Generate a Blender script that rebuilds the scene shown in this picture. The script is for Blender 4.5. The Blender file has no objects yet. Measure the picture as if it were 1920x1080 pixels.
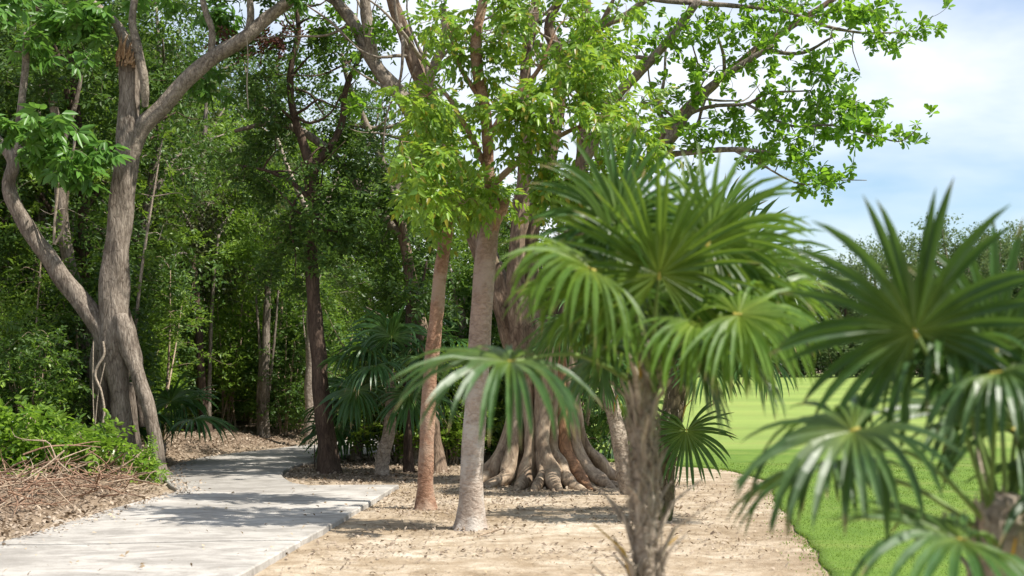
import bpy, math
import numpy as np
from mathutils import Vector

# ------------------------------------------------------------------ camera, world, sun, exposure
scene = bpy.context.scene
C = scene.collection
CAM_H, FPX, HOR = 1.6, 2667.0, 690.0
cam_d = bpy.data.cameras.new("camera"); cam = bpy.data.objects.new("camera", cam_d); C.objects.link(cam)
cam.location = (0, 0, CAM_H); cam.rotation_euler = (math.radians(90), 0, 0)
cam_d.sensor_width = 36; cam_d.lens = 36 * FPX / 1920; cam_d.shift_y = (HOR - 540) / 1920
cam_d.clip_end = 5000; cam_d.clip_start = 0.05
cam_d.dof.use_dof = True; cam_d.dof.focus_distance = 19; cam_d.dof.aperture_fstop = 2.4
scene.camera = cam
SUN_EL = math.radians(56); SUN_AZ = math.radians(110)           # clockwise from +Y: to the right of the camera
S = Vector((math.sin(SUN_AZ) * math.cos(SUN_EL), math.cos(SUN_AZ) * math.cos(SUN_EL), math.sin(SUN_EL)))
sun_d = bpy.data.lights.new("sun", 'SUN'); sun = bpy.data.objects.new("sun", sun_d); C.objects.link(sun)
sun_d.energy = 5.0; sun_d.angle = math.radians(0.5); sun_d.color = (1, .95, .87)
sun.rotation_euler = (-S).to_track_quat('-Z', 'Y').to_euler(); sun.location = (20, -10, 30)
w = bpy.data.worlds.new("World"); scene.world = w; w.use_nodes = True
nt = w.node_tree; N = nt.nodes; L = nt.links
bg = N["Background"]; bg.inputs[1].default_value = 0.10
sky = N.new('ShaderNodeTexSky'); sky.sky_type = 'NISHITA'; sky.sun_disc = False
sky.sun_elevation = SUN_EL; sky.sun_rotation = SUN_AZ; sky.air_density = 1.0; sky.dust_density = 0.6; sky.ozone_density = 3.0
tc = N.new('ShaderNodeTexCoord'); mp = N.new('ShaderNodeMapping'); mp.inputs['Scale'].default_value = (1.2, 1.2, 3.4)
mp.inputs['Location'].default_value = (5.1, .6, .45)
ns = N.new('ShaderNodeTexNoise'); ns.inputs['Scale'].default_value = 2.0; ns.inputs['Detail'].default_value = 6; ns.inputs['Roughness'].default_value = .52
ns.inputs['Distortion'].default_value = .3
cr = N.new('ShaderNodeValToRGB'); cr.color_ramp.elements[0].position = .39; cr.color_ramp.elements[1].position = .62
cr.color_ramp.elements[1].color = (.85, .85, .85, 1)
mx = N.new('ShaderNodeMix'); mx.data_type = 'RGBA'; mx.inputs['B'].default_value = (7.2, 7.35, 7.6, 1)
L.new(tc.outputs['Generated'], mp.inputs[0]); L.new(mp.outputs[0], ns.inputs['Vector']); L.new(ns.outputs[0], cr.inputs[0])
L.new(cr.outputs[0], mx.inputs['Factor']); L.new(sky.outputs[0], mx.inputs['A']); L.new(mx.outputs['Result'], bg.inputs[0])
vs = scene.view_settings; vs.view_transform = 'Standard'; vs.look = 'None'; vs.gamma = 1; vs.exposure = 0.78
scene.render.engine = 'CYCLES'; cy = scene.cycles
cy.max_bounces = 7; cy.diffuse_bounces = 4; cy.glossy_bounces = 2; cy.transmission_bounces = 5; cy.transparent_max_bounces = 4
cy.use_denoising = True
cy.caustics_reflective = False; cy.caustics_refractive = False
cy.sample_clamp_indirect = 4

# ------------------------------------------------------------------ helpers
def P(px, py, Y):
    """a point Y metres in front of the camera, from its place in the 1920x1080 frame"""
    return np.array([(px - 960) / FPX * Y, Y, CAM_H + (HOR - py) / FPX * Y])
def unit(v):
    v = np.asarray(v, float); return v / (np.linalg.norm(v) + 1e-12)
def sstep(t):
    t = np.clip(t, 0, 1); return t * t * (3 - 2 * t)

class Geo:
    def __init__(s): s.v = []; s.f3 = []; s.f4 = []; s.n = 0
    def add(s, v, f4=None, f3=None):
        v = np.asarray(v, np.float32).reshape(-1, 3)
        if f4 is not None and len(f4): s.f4.append(np.asarray(f4, np.int32) + s.n)
        if f3 is not None and len(f3): s.f3.append(np.asarray(f3, np.int32) + s.n)
        s.v.append(v); s.n += len(v)
    def mesh(s, name, mat, off=(0, 0, 0), smooth=True):
        v = np.concatenate(s.v) - np.asarray(off, np.float32)
        q = np.concatenate(s.f4) if s.f4 else np.zeros((0, 4), np.int32)
        t = np.concatenate(s.f3) if s.f3 else np.zeros((0, 3), np.int32)
        me = bpy.data.meshes.new(name)
        me.vertices.add(len(v)); me.vertices.foreach_set('co', v.astype(np.float32).ravel())
        li = np.concatenate([q.ravel(), t.ravel()]).astype(np.int32)
        me.loops.add(len(li)); me.loops.foreach_set('vertex_index', li)
        tot = np.concatenate([np.full(len(q), 4), np.full(len(t), 3)]).astype(np.int32)
        st = np.concatenate([[0], np.cumsum(tot)[:-1]]).astype(np.int32)
        me.polygons.add(len(tot)); me.polygons.foreach_set('loop_start', st)
        me.polygons.foreach_set('use_smooth', np.full(len(tot), smooth))
        me.update(calc_edges=True); me.validate()
        if mat is not None: me.materials.append(mat)
        return me

def tag(o, label=None, cat=None, group=None, kind=None):
    if label: o['label'] = label
    if cat: o['category'] = cat
    if group: o['group'] = group
    if kind: o['kind'] = kind
    return o
def thing(name, loc, label, cat, group=None):
    o = bpy.data.objects.new(name, None); C.objects.link(o); o.location = [float(a) for a in loc]
    o.empty_display_size = .2
    return tag(o, label, cat, group)
def part(name, geo, mat, parent, root=None, kind=None, smooth=True):
    """geo in world coordinates -> child mesh of parent; root is the Empty whose location is the origin"""
    root = root or parent
    me = geo.mesh(name, mat, tuple(root.location), smooth)
    o = bpy.data.objects.new(name, me); C.objects.link(o); o.parent = parent
    if kind: o['kind'] = kind
    return o
def solo(name, geo, mat, label=None, cat=None, group=None, kind=None, smooth=True):
    o = bpy.data.objects.new(name, geo.mesh(name, mat, (0, 0, 0), smooth)); C.objects.link(o)
    return tag(o, label, cat, group, kind)

def spline(pts, n):
    """Catmull-Rom through pts (k,d) -> n samples"""
    p = np.asarray(pts, float); k = len(p)
    if k == 2:
        t = np.linspace(0, 1, n)[:, None]; return p[0] * (1 - t) + p[1] * t
    q = np.vstack([2 * p[0] - p[1], p, 2 * p[-1] - p[-2]])
    seg = np.linalg.norm(np.diff(p[:, :3], axis=0), axis=1); cum = np.concatenate([[0], np.cumsum(seg)]) / max(seg.sum(), 1e-9)
    out = np.empty((n, p.shape[1]))
    for i, u in enumerate(np.linspace(0, 1, n)):
        j = min(max(np.searchsorted(cum, u, side='right') - 1, 0), k - 2)
        t = (u - cum[j]) / max(cum[j + 1] - cum[j], 1e-9)
        a, b, c, d = q[j], q[j + 1], q[j + 2], q[j + 3]
        out[i] = .5 * (2 * b + (c - a) * t + (2 * a - 5 * b + 4 * c - d) * t * t + (3 * b - a - 3 * c + d) * t ** 3)
    return out

def tube(geo, pts, rad, sides=8, step=None, lump=0.0, seed=0, ridges=0, ridge_amp=0.0, cap=True, flare=0.0):
    """tapered tube through pts; lump = uneven radius, ridges = fluting"""
    pts = np.asarray(pts, float); rad = np.asarray(rad, float)
    ln = np.linalg.norm(np.diff(pts, axis=0), axis=1).sum()
    n = max(3, int(ln / step)) if step else max(3, len(pts) * 2)
    sp = spline(np.hstack([pts, rad[:, None]]), n); p = sp[:, :3]; r = np.maximum(sp[:, 3], .0015)
    tn = np.gradient(p, axis=0); tn /= np.linalg.norm(tn, axis=1)[:, None] + 1e-9
    ref = np.array([0, 1., 0]) if abs(tn[0][1]) < .9 else np.array([1., 0, 0])
    a = unit(np.cross(tn[0], ref)); A = np.empty((n, 3)); B = np.empty((n, 3))
    for i in range(n):
        a = unit(a - tn[i] * np.dot(a, tn[i])); A[i] = a; B[i] = np.cross(tn[i], a)
    th = np.linspace(0, 2 * math.pi, sides, endpoint=False)
    rg = np.random.default_rng(seed); s = np.linspace(0, ln, n)[:, None]
    R = np.repeat(r[:, None], sides, 1)
    if lump:
        m = 0
        for _ in range(7):
            k = rg.integers(0, 4); fz = rg.uniform(.8, 5.0) / max(r.mean() * 4, .15)
            m = m + np.cos(k * th[None] + rg.uniform(0, 6.3) + rg.uniform(-.6, .6) * s) * np.sin(fz * s + rg.uniform(0, 6.3))
        R = R * (1 + lump * m / 2.6)
    if ridges:
        ph = rg.uniform(0, 6.3); R = R * (1 + ridge_amp * np.cos(ridges * th[None] + ph + .25 * np.sin(1.7 * s + ph)))
    if flare:
        fl = np.exp(-s / (r[0] * 1.6)); R = R * (1 + flare * fl * (1 + .55 * np.cos(5 * th[None] + rg.uniform(0, 6))))
    V = p[:, None] + R[..., None] * (np.cos(th)[None, :, None] * A[:, None] + np.sin(th)[None, :, None] * B[:, None])
    i = np.arange(n - 1)[:, None] * sides; j = np.arange(sides)[None]; j2 = (j + 1) % sides
    F = np.stack([i + j, i + j2, i + sides + j2, i + sides + j], -1).reshape(-1, 4)
    V = V.reshape(-1, 3)
    if cap:
        V = np.vstack([V, p[-1] + tn[-1] * r[-1] * .3]); top = len(V) - 1; b = (n - 1) * sides
        f3 = np.stack([b + j[0], b + j2[0], np.full(sides, top)], -1)
        geo.add(V, F, f3)
    else: geo.add(V, F)
    return p, r

# ------------------------------------------------------------------ materials
def nodes(name):
    m = bpy.data.materials.new(name); m.use_nodes = True; t = m.node_tree
    return m, t.nodes, t.links, t.nodes['Principled BSDF']
def ramp(N, stops):
    r = N.new('ShaderNodeValToRGB'); e = r.color_ramp.elements
    while len(e) < len(stops): e.new(.5)
    for k, (p_, c) in enumerate(stops): e[k].position = p_; e[k].color = (*c, 1)
    return r
def noise(N, L, vec, scale, detail=4, rough=.55, dist=0):
    n = N.new('ShaderNodeTexNoise'); n.inputs['Scale'].default_value = scale; n.inputs['Detail'].default_value = detail
    n.inputs['Roughness'].default_value = rough; n.inputs['Distortion'].default_value = dist
    if vec is not None: L.new(vec, n.inputs['Vector'])
    return n
def mixc(N, L, fac, a, b, mode='MIX'):
    m = N.new('ShaderNodeMix'); m.data_type = 'RGBA'; m.blend_type = mode
    for k, x in (('Factor', fac), ('A', a), ('B', b)):
        if hasattr(x, 'is_linked'): L.new(x, m.inputs[k])
        elif k == 'Factor': m.inputs[k].default_value = x
        else: m.inputs[k].default_value = (*x, 1)
    return m.outputs['Result']
def coords(N, L, scale=(1, 1, 1), which='Object'):
    t = N.new('ShaderNodeTexCoord'); m = N.new('ShaderNodeMapping'); m.inputs['Scale'].default_value = scale
    L.new(t.outputs[which], m.inputs[0]); return m.outputs[0]
def bump(N, L, b, h, strength, dist):
    n = N.new('ShaderNodeBump'); n.inputs['Strength'].default_value = strength; n.inputs['Distance'].default_value = dist
    L.new(h, n.inputs['Height']); L.new(n.outputs[0], b.inputs['Normal']); return n

def leaf_mat(name, c1, c2, tcol, tfac=.38, rough=.42, spec=.4, c3=None):
    m, N, L, b = nodes(name)
    g = N.new('ShaderNodeNewGeometry'); oi = N.new('ShaderNodeObjectInfo')
    stops = [(.0, c1), (.75, c2)] if c3 is None else [(.0, c1), (.6, c2), (.93, c2), (.97, c3)]
    r = ramp(N, stops); L.new(g.outputs['Random Per Island'], r.inputs[0])
    h = N.new('ShaderNodeHueSaturation'); L.new(r.outputs[0], h.inputs['Color'])
    mr = N.new('ShaderNodeMapRange'); mr.inputs['To Min'].default_value = .78; mr.inputs['To Max'].default_value = 1.2
    L.new(oi.outputs['Random'], mr.inputs[0]); L.new(mr.outputs[0], h.inputs['Value'])
    L.new(h.outputs[0], b.inputs['Base Color']); b.inputs['Roughness'].default_value = rough
    b.inputs['Specular IOR Level'].default_value = spec
    t = N.new('ShaderNodeBsdfTranslucent')
    L.new(mixc(N, L, .55, h.outputs[0], tcol), t.inputs[0])
    ms = N.new('ShaderNodeMixShader'); ms.inputs[0].default_value = tfac
    L.new(b.outputs[0], ms.inputs[1]); L.new(t.outputs[0], ms.inputs[2])
    L.new(ms.outputs[0], N['Material Output'].inputs[0])
    return m
def bark_mat(name, dark, mid, light, vscale=(9, 9, 2.2), bumps=.7, moss=None, rough=.85, blotch=2.2, peel=None, crack=.7):
    m, N, L, b = nodes(name)
    v = coords(N, L, vscale); o = coords(N, L)
    n1 = noise(N, L, v, 3.0, 8, .62, .6); n2 = noise(N, L, o, blotch, 5, .6)
    vo = N.new('ShaderNodeTexVoronoi'); vo.feature = 'DISTANCE_TO_EDGE'; vo.inputs['Scale'].default_value = 2.6; L.new(v, vo.inputs['Vector'])
    r = ramp(N, [(.36, dark), (.5, mid), (.66, light)]); L.new(n1.outputs[0], r.inputs[0])
    r2 = ramp(N, [(.36, tuple(x * .55 for x in mid)), (.58, light)]); L.new(n2.outputs[0], r2.inputs[0])
    c = mixc(N, L, .35, r.outputs[0], r2.outputs[0])
    cv = ramp(N, [(.0, (.45, .42, .4)), (.09, (1, 1, 1))]); L.new(vo.outputs[0], cv.inputs[0]); c = mixc(N, L, crack, c, cv.outputs[0], 'MULTIPLY')
    if peel:
        n3 = noise(N, L, coords(N, L, (6, 6, 10)), 5, 6, .7); r3 = ramp(N, [(.55, (0, 0, 0)), (.62, (1, 1, 1))]); L.new(n3.outputs[0], r3.inputs[0])
        c = mixc(N, L, r3.outputs[0], c, peel)
    if moss:
        n4 = noise(N, L, o, 3.5, 5, .6); r4 = ramp(N, [(.48, (0, 0, 0)), (.6, (.8, .8, .8))]); L.new(n4.outputs[0], r4.inputs[0])
        c = mixc(N, L, r4.outputs[0], c, moss)
    L.new(c, b.inputs['Base Color']); b.inputs['Roughness'].default_value = rough; b.inputs['Specular IOR Level'].default_value = .2
    ad = N.new('ShaderNodeMath'); ad.operation = 'MULTIPLY_ADD'; ad.inputs[1].default_value = .7 * crack
    L.new(vo.outputs[0], ad.inputs[0]); L.new(n1.outputs[0], ad.inputs[2])
    bump(N, L, b, ad.outputs[0], bumps, .03)
    return m

def palm_mat(name, c1, c2, hub, tcol, tfac):
    m = leaf_mat(name, c1, c2, tcol, tfac, .38, .42); N, L = m.node_tree.nodes, m.node_tree.links; b = N['Principled BSDF']
    src = b.inputs['Base Color'].links[0].from_socket
    a = N.new('ShaderNodeAttribute'); a.attribute_name = 'rad'
    r = ramp(N, [(.0, (1, 1, 1)), (.16, (.55, .55, .55)), (.5, (0, 0, 0))]); L.new(a.outputs['Fac'], r.inputs[0])
    nz = noise(N, L, coords(N, L), 14, 4, .6); rn = ramp(N, [(.3, (.72, .74, .7)), (.65, (1.12, 1.1, 1.1))]); L.new(nz.outputs[0], rn.inputs[0])
    c = mixc(N, L, .8, mixc(N, L, r.outputs[0], src, hub), rn.outputs[0], 'MULTIPLY'); L.new(c, b.inputs['Base Color'])
    sg = N.new('ShaderNodeAttribute'); sg.attribute_name = 'seg'
    rs = ramp(N, [(.0, (.7, .78, .72)), (.5, (1, 1, 1)), (1.0, (1.25, 1.15, .95))]); L.new(sg.outputs['Fac'], rs.inputs[0]); c = mixc(N, L, .9, c, rs.outputs[0], 'MULTIPLY')
    ta = N.new('ShaderNodeMath'); ta.operation = 'MULTIPLY_ADD'; ta.inputs[1].default_value = -.32; L.new(sg.outputs['Fac'], ta.inputs[0]); L.new(a.outputs['Fac'], ta.inputs[2])
    tm = N.new('ShaderNodeMapRange'); tm.inputs['From Min'].default_value = .80; tm.inputs['From Max'].default_value = .90; L.new(ta.outputs[0], tm.inputs[0])
    c = mixc(N, L, tm.outputs[0], c, (.26, .19, .09)); L.new(c, b.inputs['Base Color'])
    rr = N.new('ShaderNodeMapRange'); rr.inputs['To Min'].default_value = .3; rr.inputs['To Max'].default_value = .56; L.new(nz.outputs[0], rr.inputs[0]); L.new(rr.outputs[0], b.inputs['Roughness'])
    return m
M = {}
M['leaf_ficus'] = leaf_mat('ficus_leaf', (.07, .18, .018), (.17, .32, .03), (.38, .66, .04), .45, .33)
M['leaf_gumbo'] = leaf_mat('gumbo_leaf', (.06, .155, .02), (.18, .295, .035), (.44, .64, .05), .46, .36, c3=(.24, .20, .02))
M['leaf_dark'] = leaf_mat('dark_leaf', (.024, .064, .013), (.082, .148, .026), (.19, .33, .036), .33, .45, .32)
M['leaf_mid'] = leaf_mat('mid_leaf', (.05, .11, .015), (.16, .25, .03), (.34, .54, .045), .38, .45, .3)
M['leaf_olive'] = leaf_mat('olive_leaf', (.04, .06, .018), (.10, .12, .035), (.22, .28, .06), .3, .5, .3)
M['leaf_bush'] = leaf_mat('bush_leaf', (.05, .115, .016), (.20, .30, .04), (.34, .62, .04), .4, .35)
M['leaf_big'] = leaf_mat('big_leaf', (.05, .14, .02), (.10, .22, .035), (.24, .46, .06), .38, .4)
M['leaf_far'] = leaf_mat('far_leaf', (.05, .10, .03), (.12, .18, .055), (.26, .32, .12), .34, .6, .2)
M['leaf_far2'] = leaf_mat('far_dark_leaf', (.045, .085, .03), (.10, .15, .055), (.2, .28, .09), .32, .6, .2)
M['leaf_maroon'] = leaf_mat('maroon_leaf', (.05, .018, .015), (.10, .04, .03), (.2, .07, .04), .3, .5, .3)
M['palm'] = palm_mat('palm_leaf', (.032, .088, .022), (.07, .145, .035), (.14, .19, .03), (.22, .38, .05), .24)
M['palm_shade'] = palm_mat('shade_palm_leaf', (.03, .09, .024), (.06, .14, .038), (.10, .17, .03), (.14, .28, .05), .26)
M['palm_lit'] = palm_mat('lit_palm_leaf', (.065, .15, .022), (.13, .225, .035), (.22, .28, .04), (.36, .52, .05), .40)  # lighter lime copy of the palm leaf: backlight put into the colour
M['bark_grey'] = bark_mat('grey_bark', (.06, .045, .034), (.17, .135, .105), (.32, .275, .225), bumps=.9)
M['bark_dark'] = bark_mat('dark_bark', (.035, .024, .018), (.075, .05, .036), (.13, .09, .065))
M['bark_limb'] = bark_mat('limb_bark', (.08, .064, .05), (.20, .165, .13), (.34, .29, .23), (7, 7, 4))
M['bark_ficus'] = bark_mat('ficus_bark', (.11, .072, .046), (.28, .20, .135), (.45, .355, .255), (5, 5, 1.6), .6, crack=.3)  # tan root bark, made lighter and warmer to stand in for sunlight
M['bark_stem'] = bark_mat('stem_bark', (.055, .036, .025), (.15, .10, .068), (.28, .21, .15), (6, 6, 1.8), .7)
M['bark_rust'] = bark_mat('rust_bark', (.10, .05, .028), (.27, .135, .07), (.36, .21, .12), (5, 5, 1.6), .6)
M['bark_pale'] = bark_mat('pale_bark', (.17, .125, .095), (.33, .265, .21), (.47, .40, .33), (6, 6, 6), .4)
def two_tone(m, z0, z1, upper, fac=.75):
    N, L = m.node_tree.nodes, m.node_tree.links; b = N['Principled BSDF']; src = b.inputs['Base Color'].links[0].from_socket
    sx = N.new('ShaderNodeSeparateXYZ'); L.new(coords(N, L), sx.inputs[0]); nz = noise(N, L, coords(N, L), 2.5, 5, .6)
    a = N.new('ShaderNodeMath'); a.operation = 'MULTIPLY_ADD'; a.inputs[1].default_value = 1.2; L.new(nz.outputs[0], a.inputs[0]); L.new(sx.outputs[2], a.inputs[2])
    mr = N.new('ShaderNodeMapRange'); mr.inputs['From Min'].default_value = z0 + .6; mr.inputs['From Max'].default_value = z1 + .6; mr.inputs['To Max'].default_value = fac; L.new(a.outputs[0], mr.inputs[0])
    L.new(mixc(N, L, mr.outputs[0], src, mixc(N, L, .55, src, upper, 'MULTIPLY')), b.inputs['Base Color']); return m
M['bark_gumbo'] = two_tone(bark_mat('gumbo_bark', (.22, .165, .125), (.35, .28, .225), (.47, .395, .33), (7, 7, 12), .8, blotch=4, crack=0, moss=(.46, .42, .37)), 1.1, 2.4, (.5, .3, .2), 1.0)
M['bark_red'] = bark_mat('red_gumbo_bark', (.13, .065, .04), (.27, .145, .09), (.39, .25, .17), (8, 8, 11), .8, blotch=4, crack=0, moss=(.36, .26, .19))
M['bark_moss'] = bark_mat('mossy_bark', (.03, .026, .015), (.085, .07, .04), (.16, .13, .075), (8, 8, 3), .7, moss=(.06, .075, .015))
M['palm_trunk'] = bark_mat('palm_trunk', (.15, .115, .085), (.32, .255, .195), (.48, .41, .33), (6, 6, 9), .7)
M['boot'] = bark_mat('leaf_base', (.2, .155, .115), (.38, .31, .24), (.54, .46, .37), (10, 10, 3), .6)
M['twig'] = bark_mat('dry_twig', (.16, .10, .06), (.33, .24, .16), (.48, .39, .29), (10, 10, 10), .4)
M['brush'] = bark_mat('brush_twig', (.13, .065, .04), (.27, .155, .10), (.42, .29, .20), (10, 10, 10), .4)
M['vine'] = bark_mat('vine', (.15, .11, .08), (.32, .26, .2), (.45, .38, .3), (12, 12, 12), .3)
M['wound'] = bark_mat('torn_wood', (.14, .075, .04), (.38, .215, .10), (.56, .40, .24), (26, 26, 4.0), .9)
def plain(name, c, rough=.6):
    m, N, L, b = nodes(name)
    n = noise(N, L, coords(N, L), 30, 3); r = ramp(N, [(.3, tuple(x * .7 for x in c)), (.7, c)]); L.new(n.outputs[0], r.inputs[0])
    L.new(r.outputs[0], b.inputs['Base Color']); b.inputs['Roughness'].default_value = rough; return m
M['petiole'] = plain('petiole', (.16, .24, .05)); M['hastula'] = plain('hastula', (.42, .34, .04))
M['yellow'] = plain('yellow_stem', (.50, .30, .04)); M['stone'] = plain('stone', (.36, .31, .25), .9)

def dirt_mat():
    m, N, L, b = nodes('dirt')
    o = coords(N, L)
    n1 = noise(N, L, o, .55, 5, .6, .3); n2 = noise(N, L, o, 5, 6, .65); n3 = noise(N, L, o, 42, 4, .7); n4 = noise(N, L, coords(N, L, (1, 1, 1)), 2.1, 6, .62, .4)
    r1 = ramp(N, [(.34, (.29, .225, .155)), (.5, (.42, .345, .255)), (.66, (.545, .475, .38))]); L.new(n1.outputs[0], r1.inputs[0])
    r2 = ramp(N, [(.38, (.55, .5, .43)), (.58, (1, 1, 1))]); L.new(n2.outputs[0], r2.inputs[0])
    c = mixc(N, L, .75, r1.outputs[0], r2.outputs[0], 'MULTIPLY')
    r3 = ramp(N, [(.34, (.35, .28, .2)), (.46, (1, 1, 1)), (.7, (1.1, 1.08, 1.05))]); L.new(n3.outputs[0], r3.inputs[0])
    c = mixc(N, L, .55, c, r3.outputs[0], 'MULTIPLY')
    r4 = ramp(N, [(.46, (0, 0, 0)), (.62, (1, 1, 1))]); L.new(n4.outputs[0], r4.inputs[0])
    c = mixc(N, L, r4.outputs[0], c, mixc(N, L, .55, c, (.25, .185, .115)))
    # forest floor: brown leaf mould left of the path and under the wood
    at = N.new('ShaderNodeAttribute'); at.attribute_name = 'mould'
    rf = ramp(N, [(.3, (.07, .048, .032)), (.5, (.17, .122, .085)), (.7, (.32, .25, .185))]); L.new(n3.outputs[0], rf.inputs[0])
    c = mixc(N, L, at.outputs['Fac'], c, rf.outputs[0])
    L.new(c, b.inputs['Base Color']); b.inputs['Roughness'].default_value = .95; b.inputs['Specular IOR Level'].default_value = .1
    ad = N.new('ShaderNodeMath'); ad.operation = 'MULTIPLY_ADD'; ad.inputs[1].default_value = .35
    L.new(n3.outputs[0], ad.inputs[0]); L.new(n2.outputs[0], ad.inputs[2]); bump(N, L, b, ad.outputs[0], .8, .05)
    return m
def concrete_mat(name, tint=.84):
    m, N, L, b = nodes(name)
    o = coords(N, L); st = coords(N, L, (1.0, .35, 1))
    n1 = noise(N, L, o, .8, 6, .6, .5); n2 = noise(N, L, o, 6, 6, .7); n3 = noise(N, L, o, 60, 3, .6); n4 = noise(N, L, coords(N, L, (.9, 1.5, 1)), 1.7, 7, .66, 1.2)
    r1 = ramp(N, [(.32, (.37 * tint, .345 * tint, .31 * tint)), (.6, (.53 * tint, .50 * tint, .455 * tint))]); L.new(n1.outputs[0], r1.inputs[0])
    r2 = ramp(N, [(.3, (.7, .69, .67)), (.55, (1, 1, 1))]); L.new(n2.outputs[0], r2.inputs[0])
    c = mixc(N, L, .6, r1.outputs[0], r2.outputs[0], 'MULTIPLY')
    r4 = ramp(N, [(.44, (0, 0, 0)), (.6, (1, 1, 1))]); L.new(n4.outputs[0], r4.inputs[0])
    c = mixc(N, L, r4.outputs[0], c, mixc(N, L, .7, c, (.20, .185, .165)))
    r3 = ramp(N, [(.3, (.72, .7, .68)), (.5, (1, 1, 1))]); L.new(n3.outputs[0], r3.inputs[0])
    c = mixc(N, L, .6, c, r3.outputs[0], 'MULTIPLY')
    L.new(c, b.inputs['Base Color']); b.inputs['Roughness'].default_value = .9; b.inputs['Specular IOR Level'].default_value = .2
    bump(N, L, b, n3.outputs[0], .35, .008)
    return m
def lawn_mat():
    m, N, L, b = nodes('lawn')
    o = coords(N, L); sx = N.new('ShaderNodeSeparateXYZ'); L.new(o, sx.inputs[0])
    nb = noise(N, L, o, .5, 3); ad = N.new('ShaderNodeMath'); ad.operation = 'MULTIPLY_ADD'; ad.inputs[1].default_value = 1.2
    L.new(nb.outputs[0], ad.inputs[0]); L.new(sx.outputs[1], ad.inputs[2])
    mr = N.new('ShaderNodeMapRange'); mr.inputs['From Min'].default_value = 28.0; mr.inputs['From Max'].default_value = 28.6
    L.new(ad.outputs[0], mr.inputs[0])
    n1 = noise(N, L, o, 1.4, 6, .65); n2 = noise(N, L, o, 70, 3, .7); n5 = noise(N, L, coords(N, L, (.25, 1, 1)), .35, 3, .5)
    a = ramp(N, [(.3, (.085, .155, .022)), (.7, (.145, .225, .035))]); L.new(n1.outputs[0], a.inputs[0])
    f = ramp(N, [(.35, (.17, .24, .055)), (.65, (.225, .30, .075))]); L.new(n5.outputs[0], f.inputs[0])
    c = mixc(N, L, mr.outputs[0], a.outputs[0], f.outputs[0])
    nd = noise(N, L, coords(N, L, (.5, 1, 1)), .9, 6, .7, .6); rd = ramp(N, [(.5, (0, 0, 0)), (.72, (.6, .6, .6))]); L.new(nd.outputs[0], rd.inputs[0]); c = mixc(N, L, rd.outputs[0], c, (.24, .24, .075))
    wv = N.new('ShaderNodeTexWave'); wv.inputs['Scale'].default_value = .07; wv.inputs['Distortion'].default_value = 3; wv.inputs['Detail'].default_value = 2; wv.bands_direction = 'Y'; L.new(o, wv.inputs['Vector'])
    rw = ramp(N, [(.3, (.94, .95, .94)), (.7, (1.04, 1.03, 1.02))]); L.new(wv.outputs[0], rw.inputs[0]); c = mixc(N, L, mr.outputs[0], c, mixc(N, L, 1.0, c, rw.outputs[0], 'MULTIPLY'))
    r2 = ramp(N, [(.3, (.6, .62, .5)), (.6, (1.1, 1.1, 1.05))]); L.new(n2.outputs[0], r2.inputs[0])
    c = mixc(N, L, .6, c, r2.outputs[0], 'MULTIPLY')
    L.new(c, b.inputs['Base Color']); b.inputs['Roughness'].default_value = .9; b.inputs['Specular IOR Level'].default_value = .15
    bump(N, L, b, n2.outputs[0], .6, .03)
    return m
M['dirt'] = dirt_mat(); M['concrete'] = concrete_mat('concrete'); M['concrete_old'] = concrete_mat('old_concrete', .70); M['lawn'] = lawn_mat()
M['blade'] = leaf_mat('grass_blade', (.08, .15, .02), (.17, .26, .035), (.28, .42, .05), .3, .5, .3)
M['litter'] = leaf_mat('litter_leaf', (.11, .075, .05), (.40, .32, .24), (.3, .2, .1), .08, .7, .2)
M['crumb'] = leaf_mat('ground_crumb', (.16, .115, .07), (.42, .33, .22), (.3, .2, .1), .05, .8, .15)

# ------------------------------------------------------------------ the lie of the land
LEFT_EDGE = np.array([(-7.2, -3), (-5.6, 4), (-4.75, 10), (-4.52, 12.55), (-4.37, 15.35), (-4.15, 17.6), (-4.55, 19.0), (-5.1, 20.8), (-5.45, 23.2), (-5.14, 25.9), (-4.3, 28.3), (-3.5, 31), (-3.1, 35), (-2.9, 40), (-2.8, 52)])
RIGHT_FAR = np.array([(-2.87, 18.9), (-3.3, 20.4), (-3.48, 21.8), (-3.42, 23.4), (-2.95, 25.1), (-2.1, 26.9), (-1.4, 29.5), (-1.0, 33), (-.8, 40), (-.7, 52)])
RIGHT_NEAR = np.array([(-3.6, -3), (-2.9, 4), (-2.15, 9.5), (-2.01, 10.94), (-1.83, 13.5), (-1.66, 16.2), (-1.51, 18.7)])
LAWN_EDGE = np.array([(1.2, -3), (1.7, 4), (2.2, 8), (2.45, 10.9), (2.75, 13.5), (3.0, 15.8), (3.3, 18), (3.62, 20.2), (3.3, 22.4), (2.4, 23.6), (1.4, 24.4), (.7, 26), (.3, 30), (.1, 35), (0, 42), (0, 52), (-6, 60), (-40, 64), (-60, 110)])
def inside(x, y, poly):
    r = np.zeros(np.shape(x), bool); n = len(poly)
    for i in range(n):
        x1, y1 = poly[i]; x2, y2 = poly[(i + 1) % n]
        if y1 == y2: continue
        c = ((y1 > y) != (y2 > y)) & (x < (x2 - x1) * (y - y1) / (y2 - y1) + x1); r ^= c
    return r
def dist_line(x, y, line):
    d = np.full(np.shape(x), 1e9)
    for (x1, y1), (x2, y2) in zip(line[:-1], line[1:]):
        dx, dy = x2 - x1, y2 - y1; t = np.clip(((x - x1) * dx + (y - y1) * dy) / (dx * dx + dy * dy), 0, 1)
        d = np.minimum(d, np.hypot(x - x1 - t * dx, y - y1 - t * dy))
    return d
WOOD = np.vstack([LEFT_EDGE, [(-300, 52), (-300, -3)]])
PATH_POLY = np.vstack([LEFT_EDGE, RIGHT_FAR[::-1], RIGHT_NEAR[::-1]])
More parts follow.
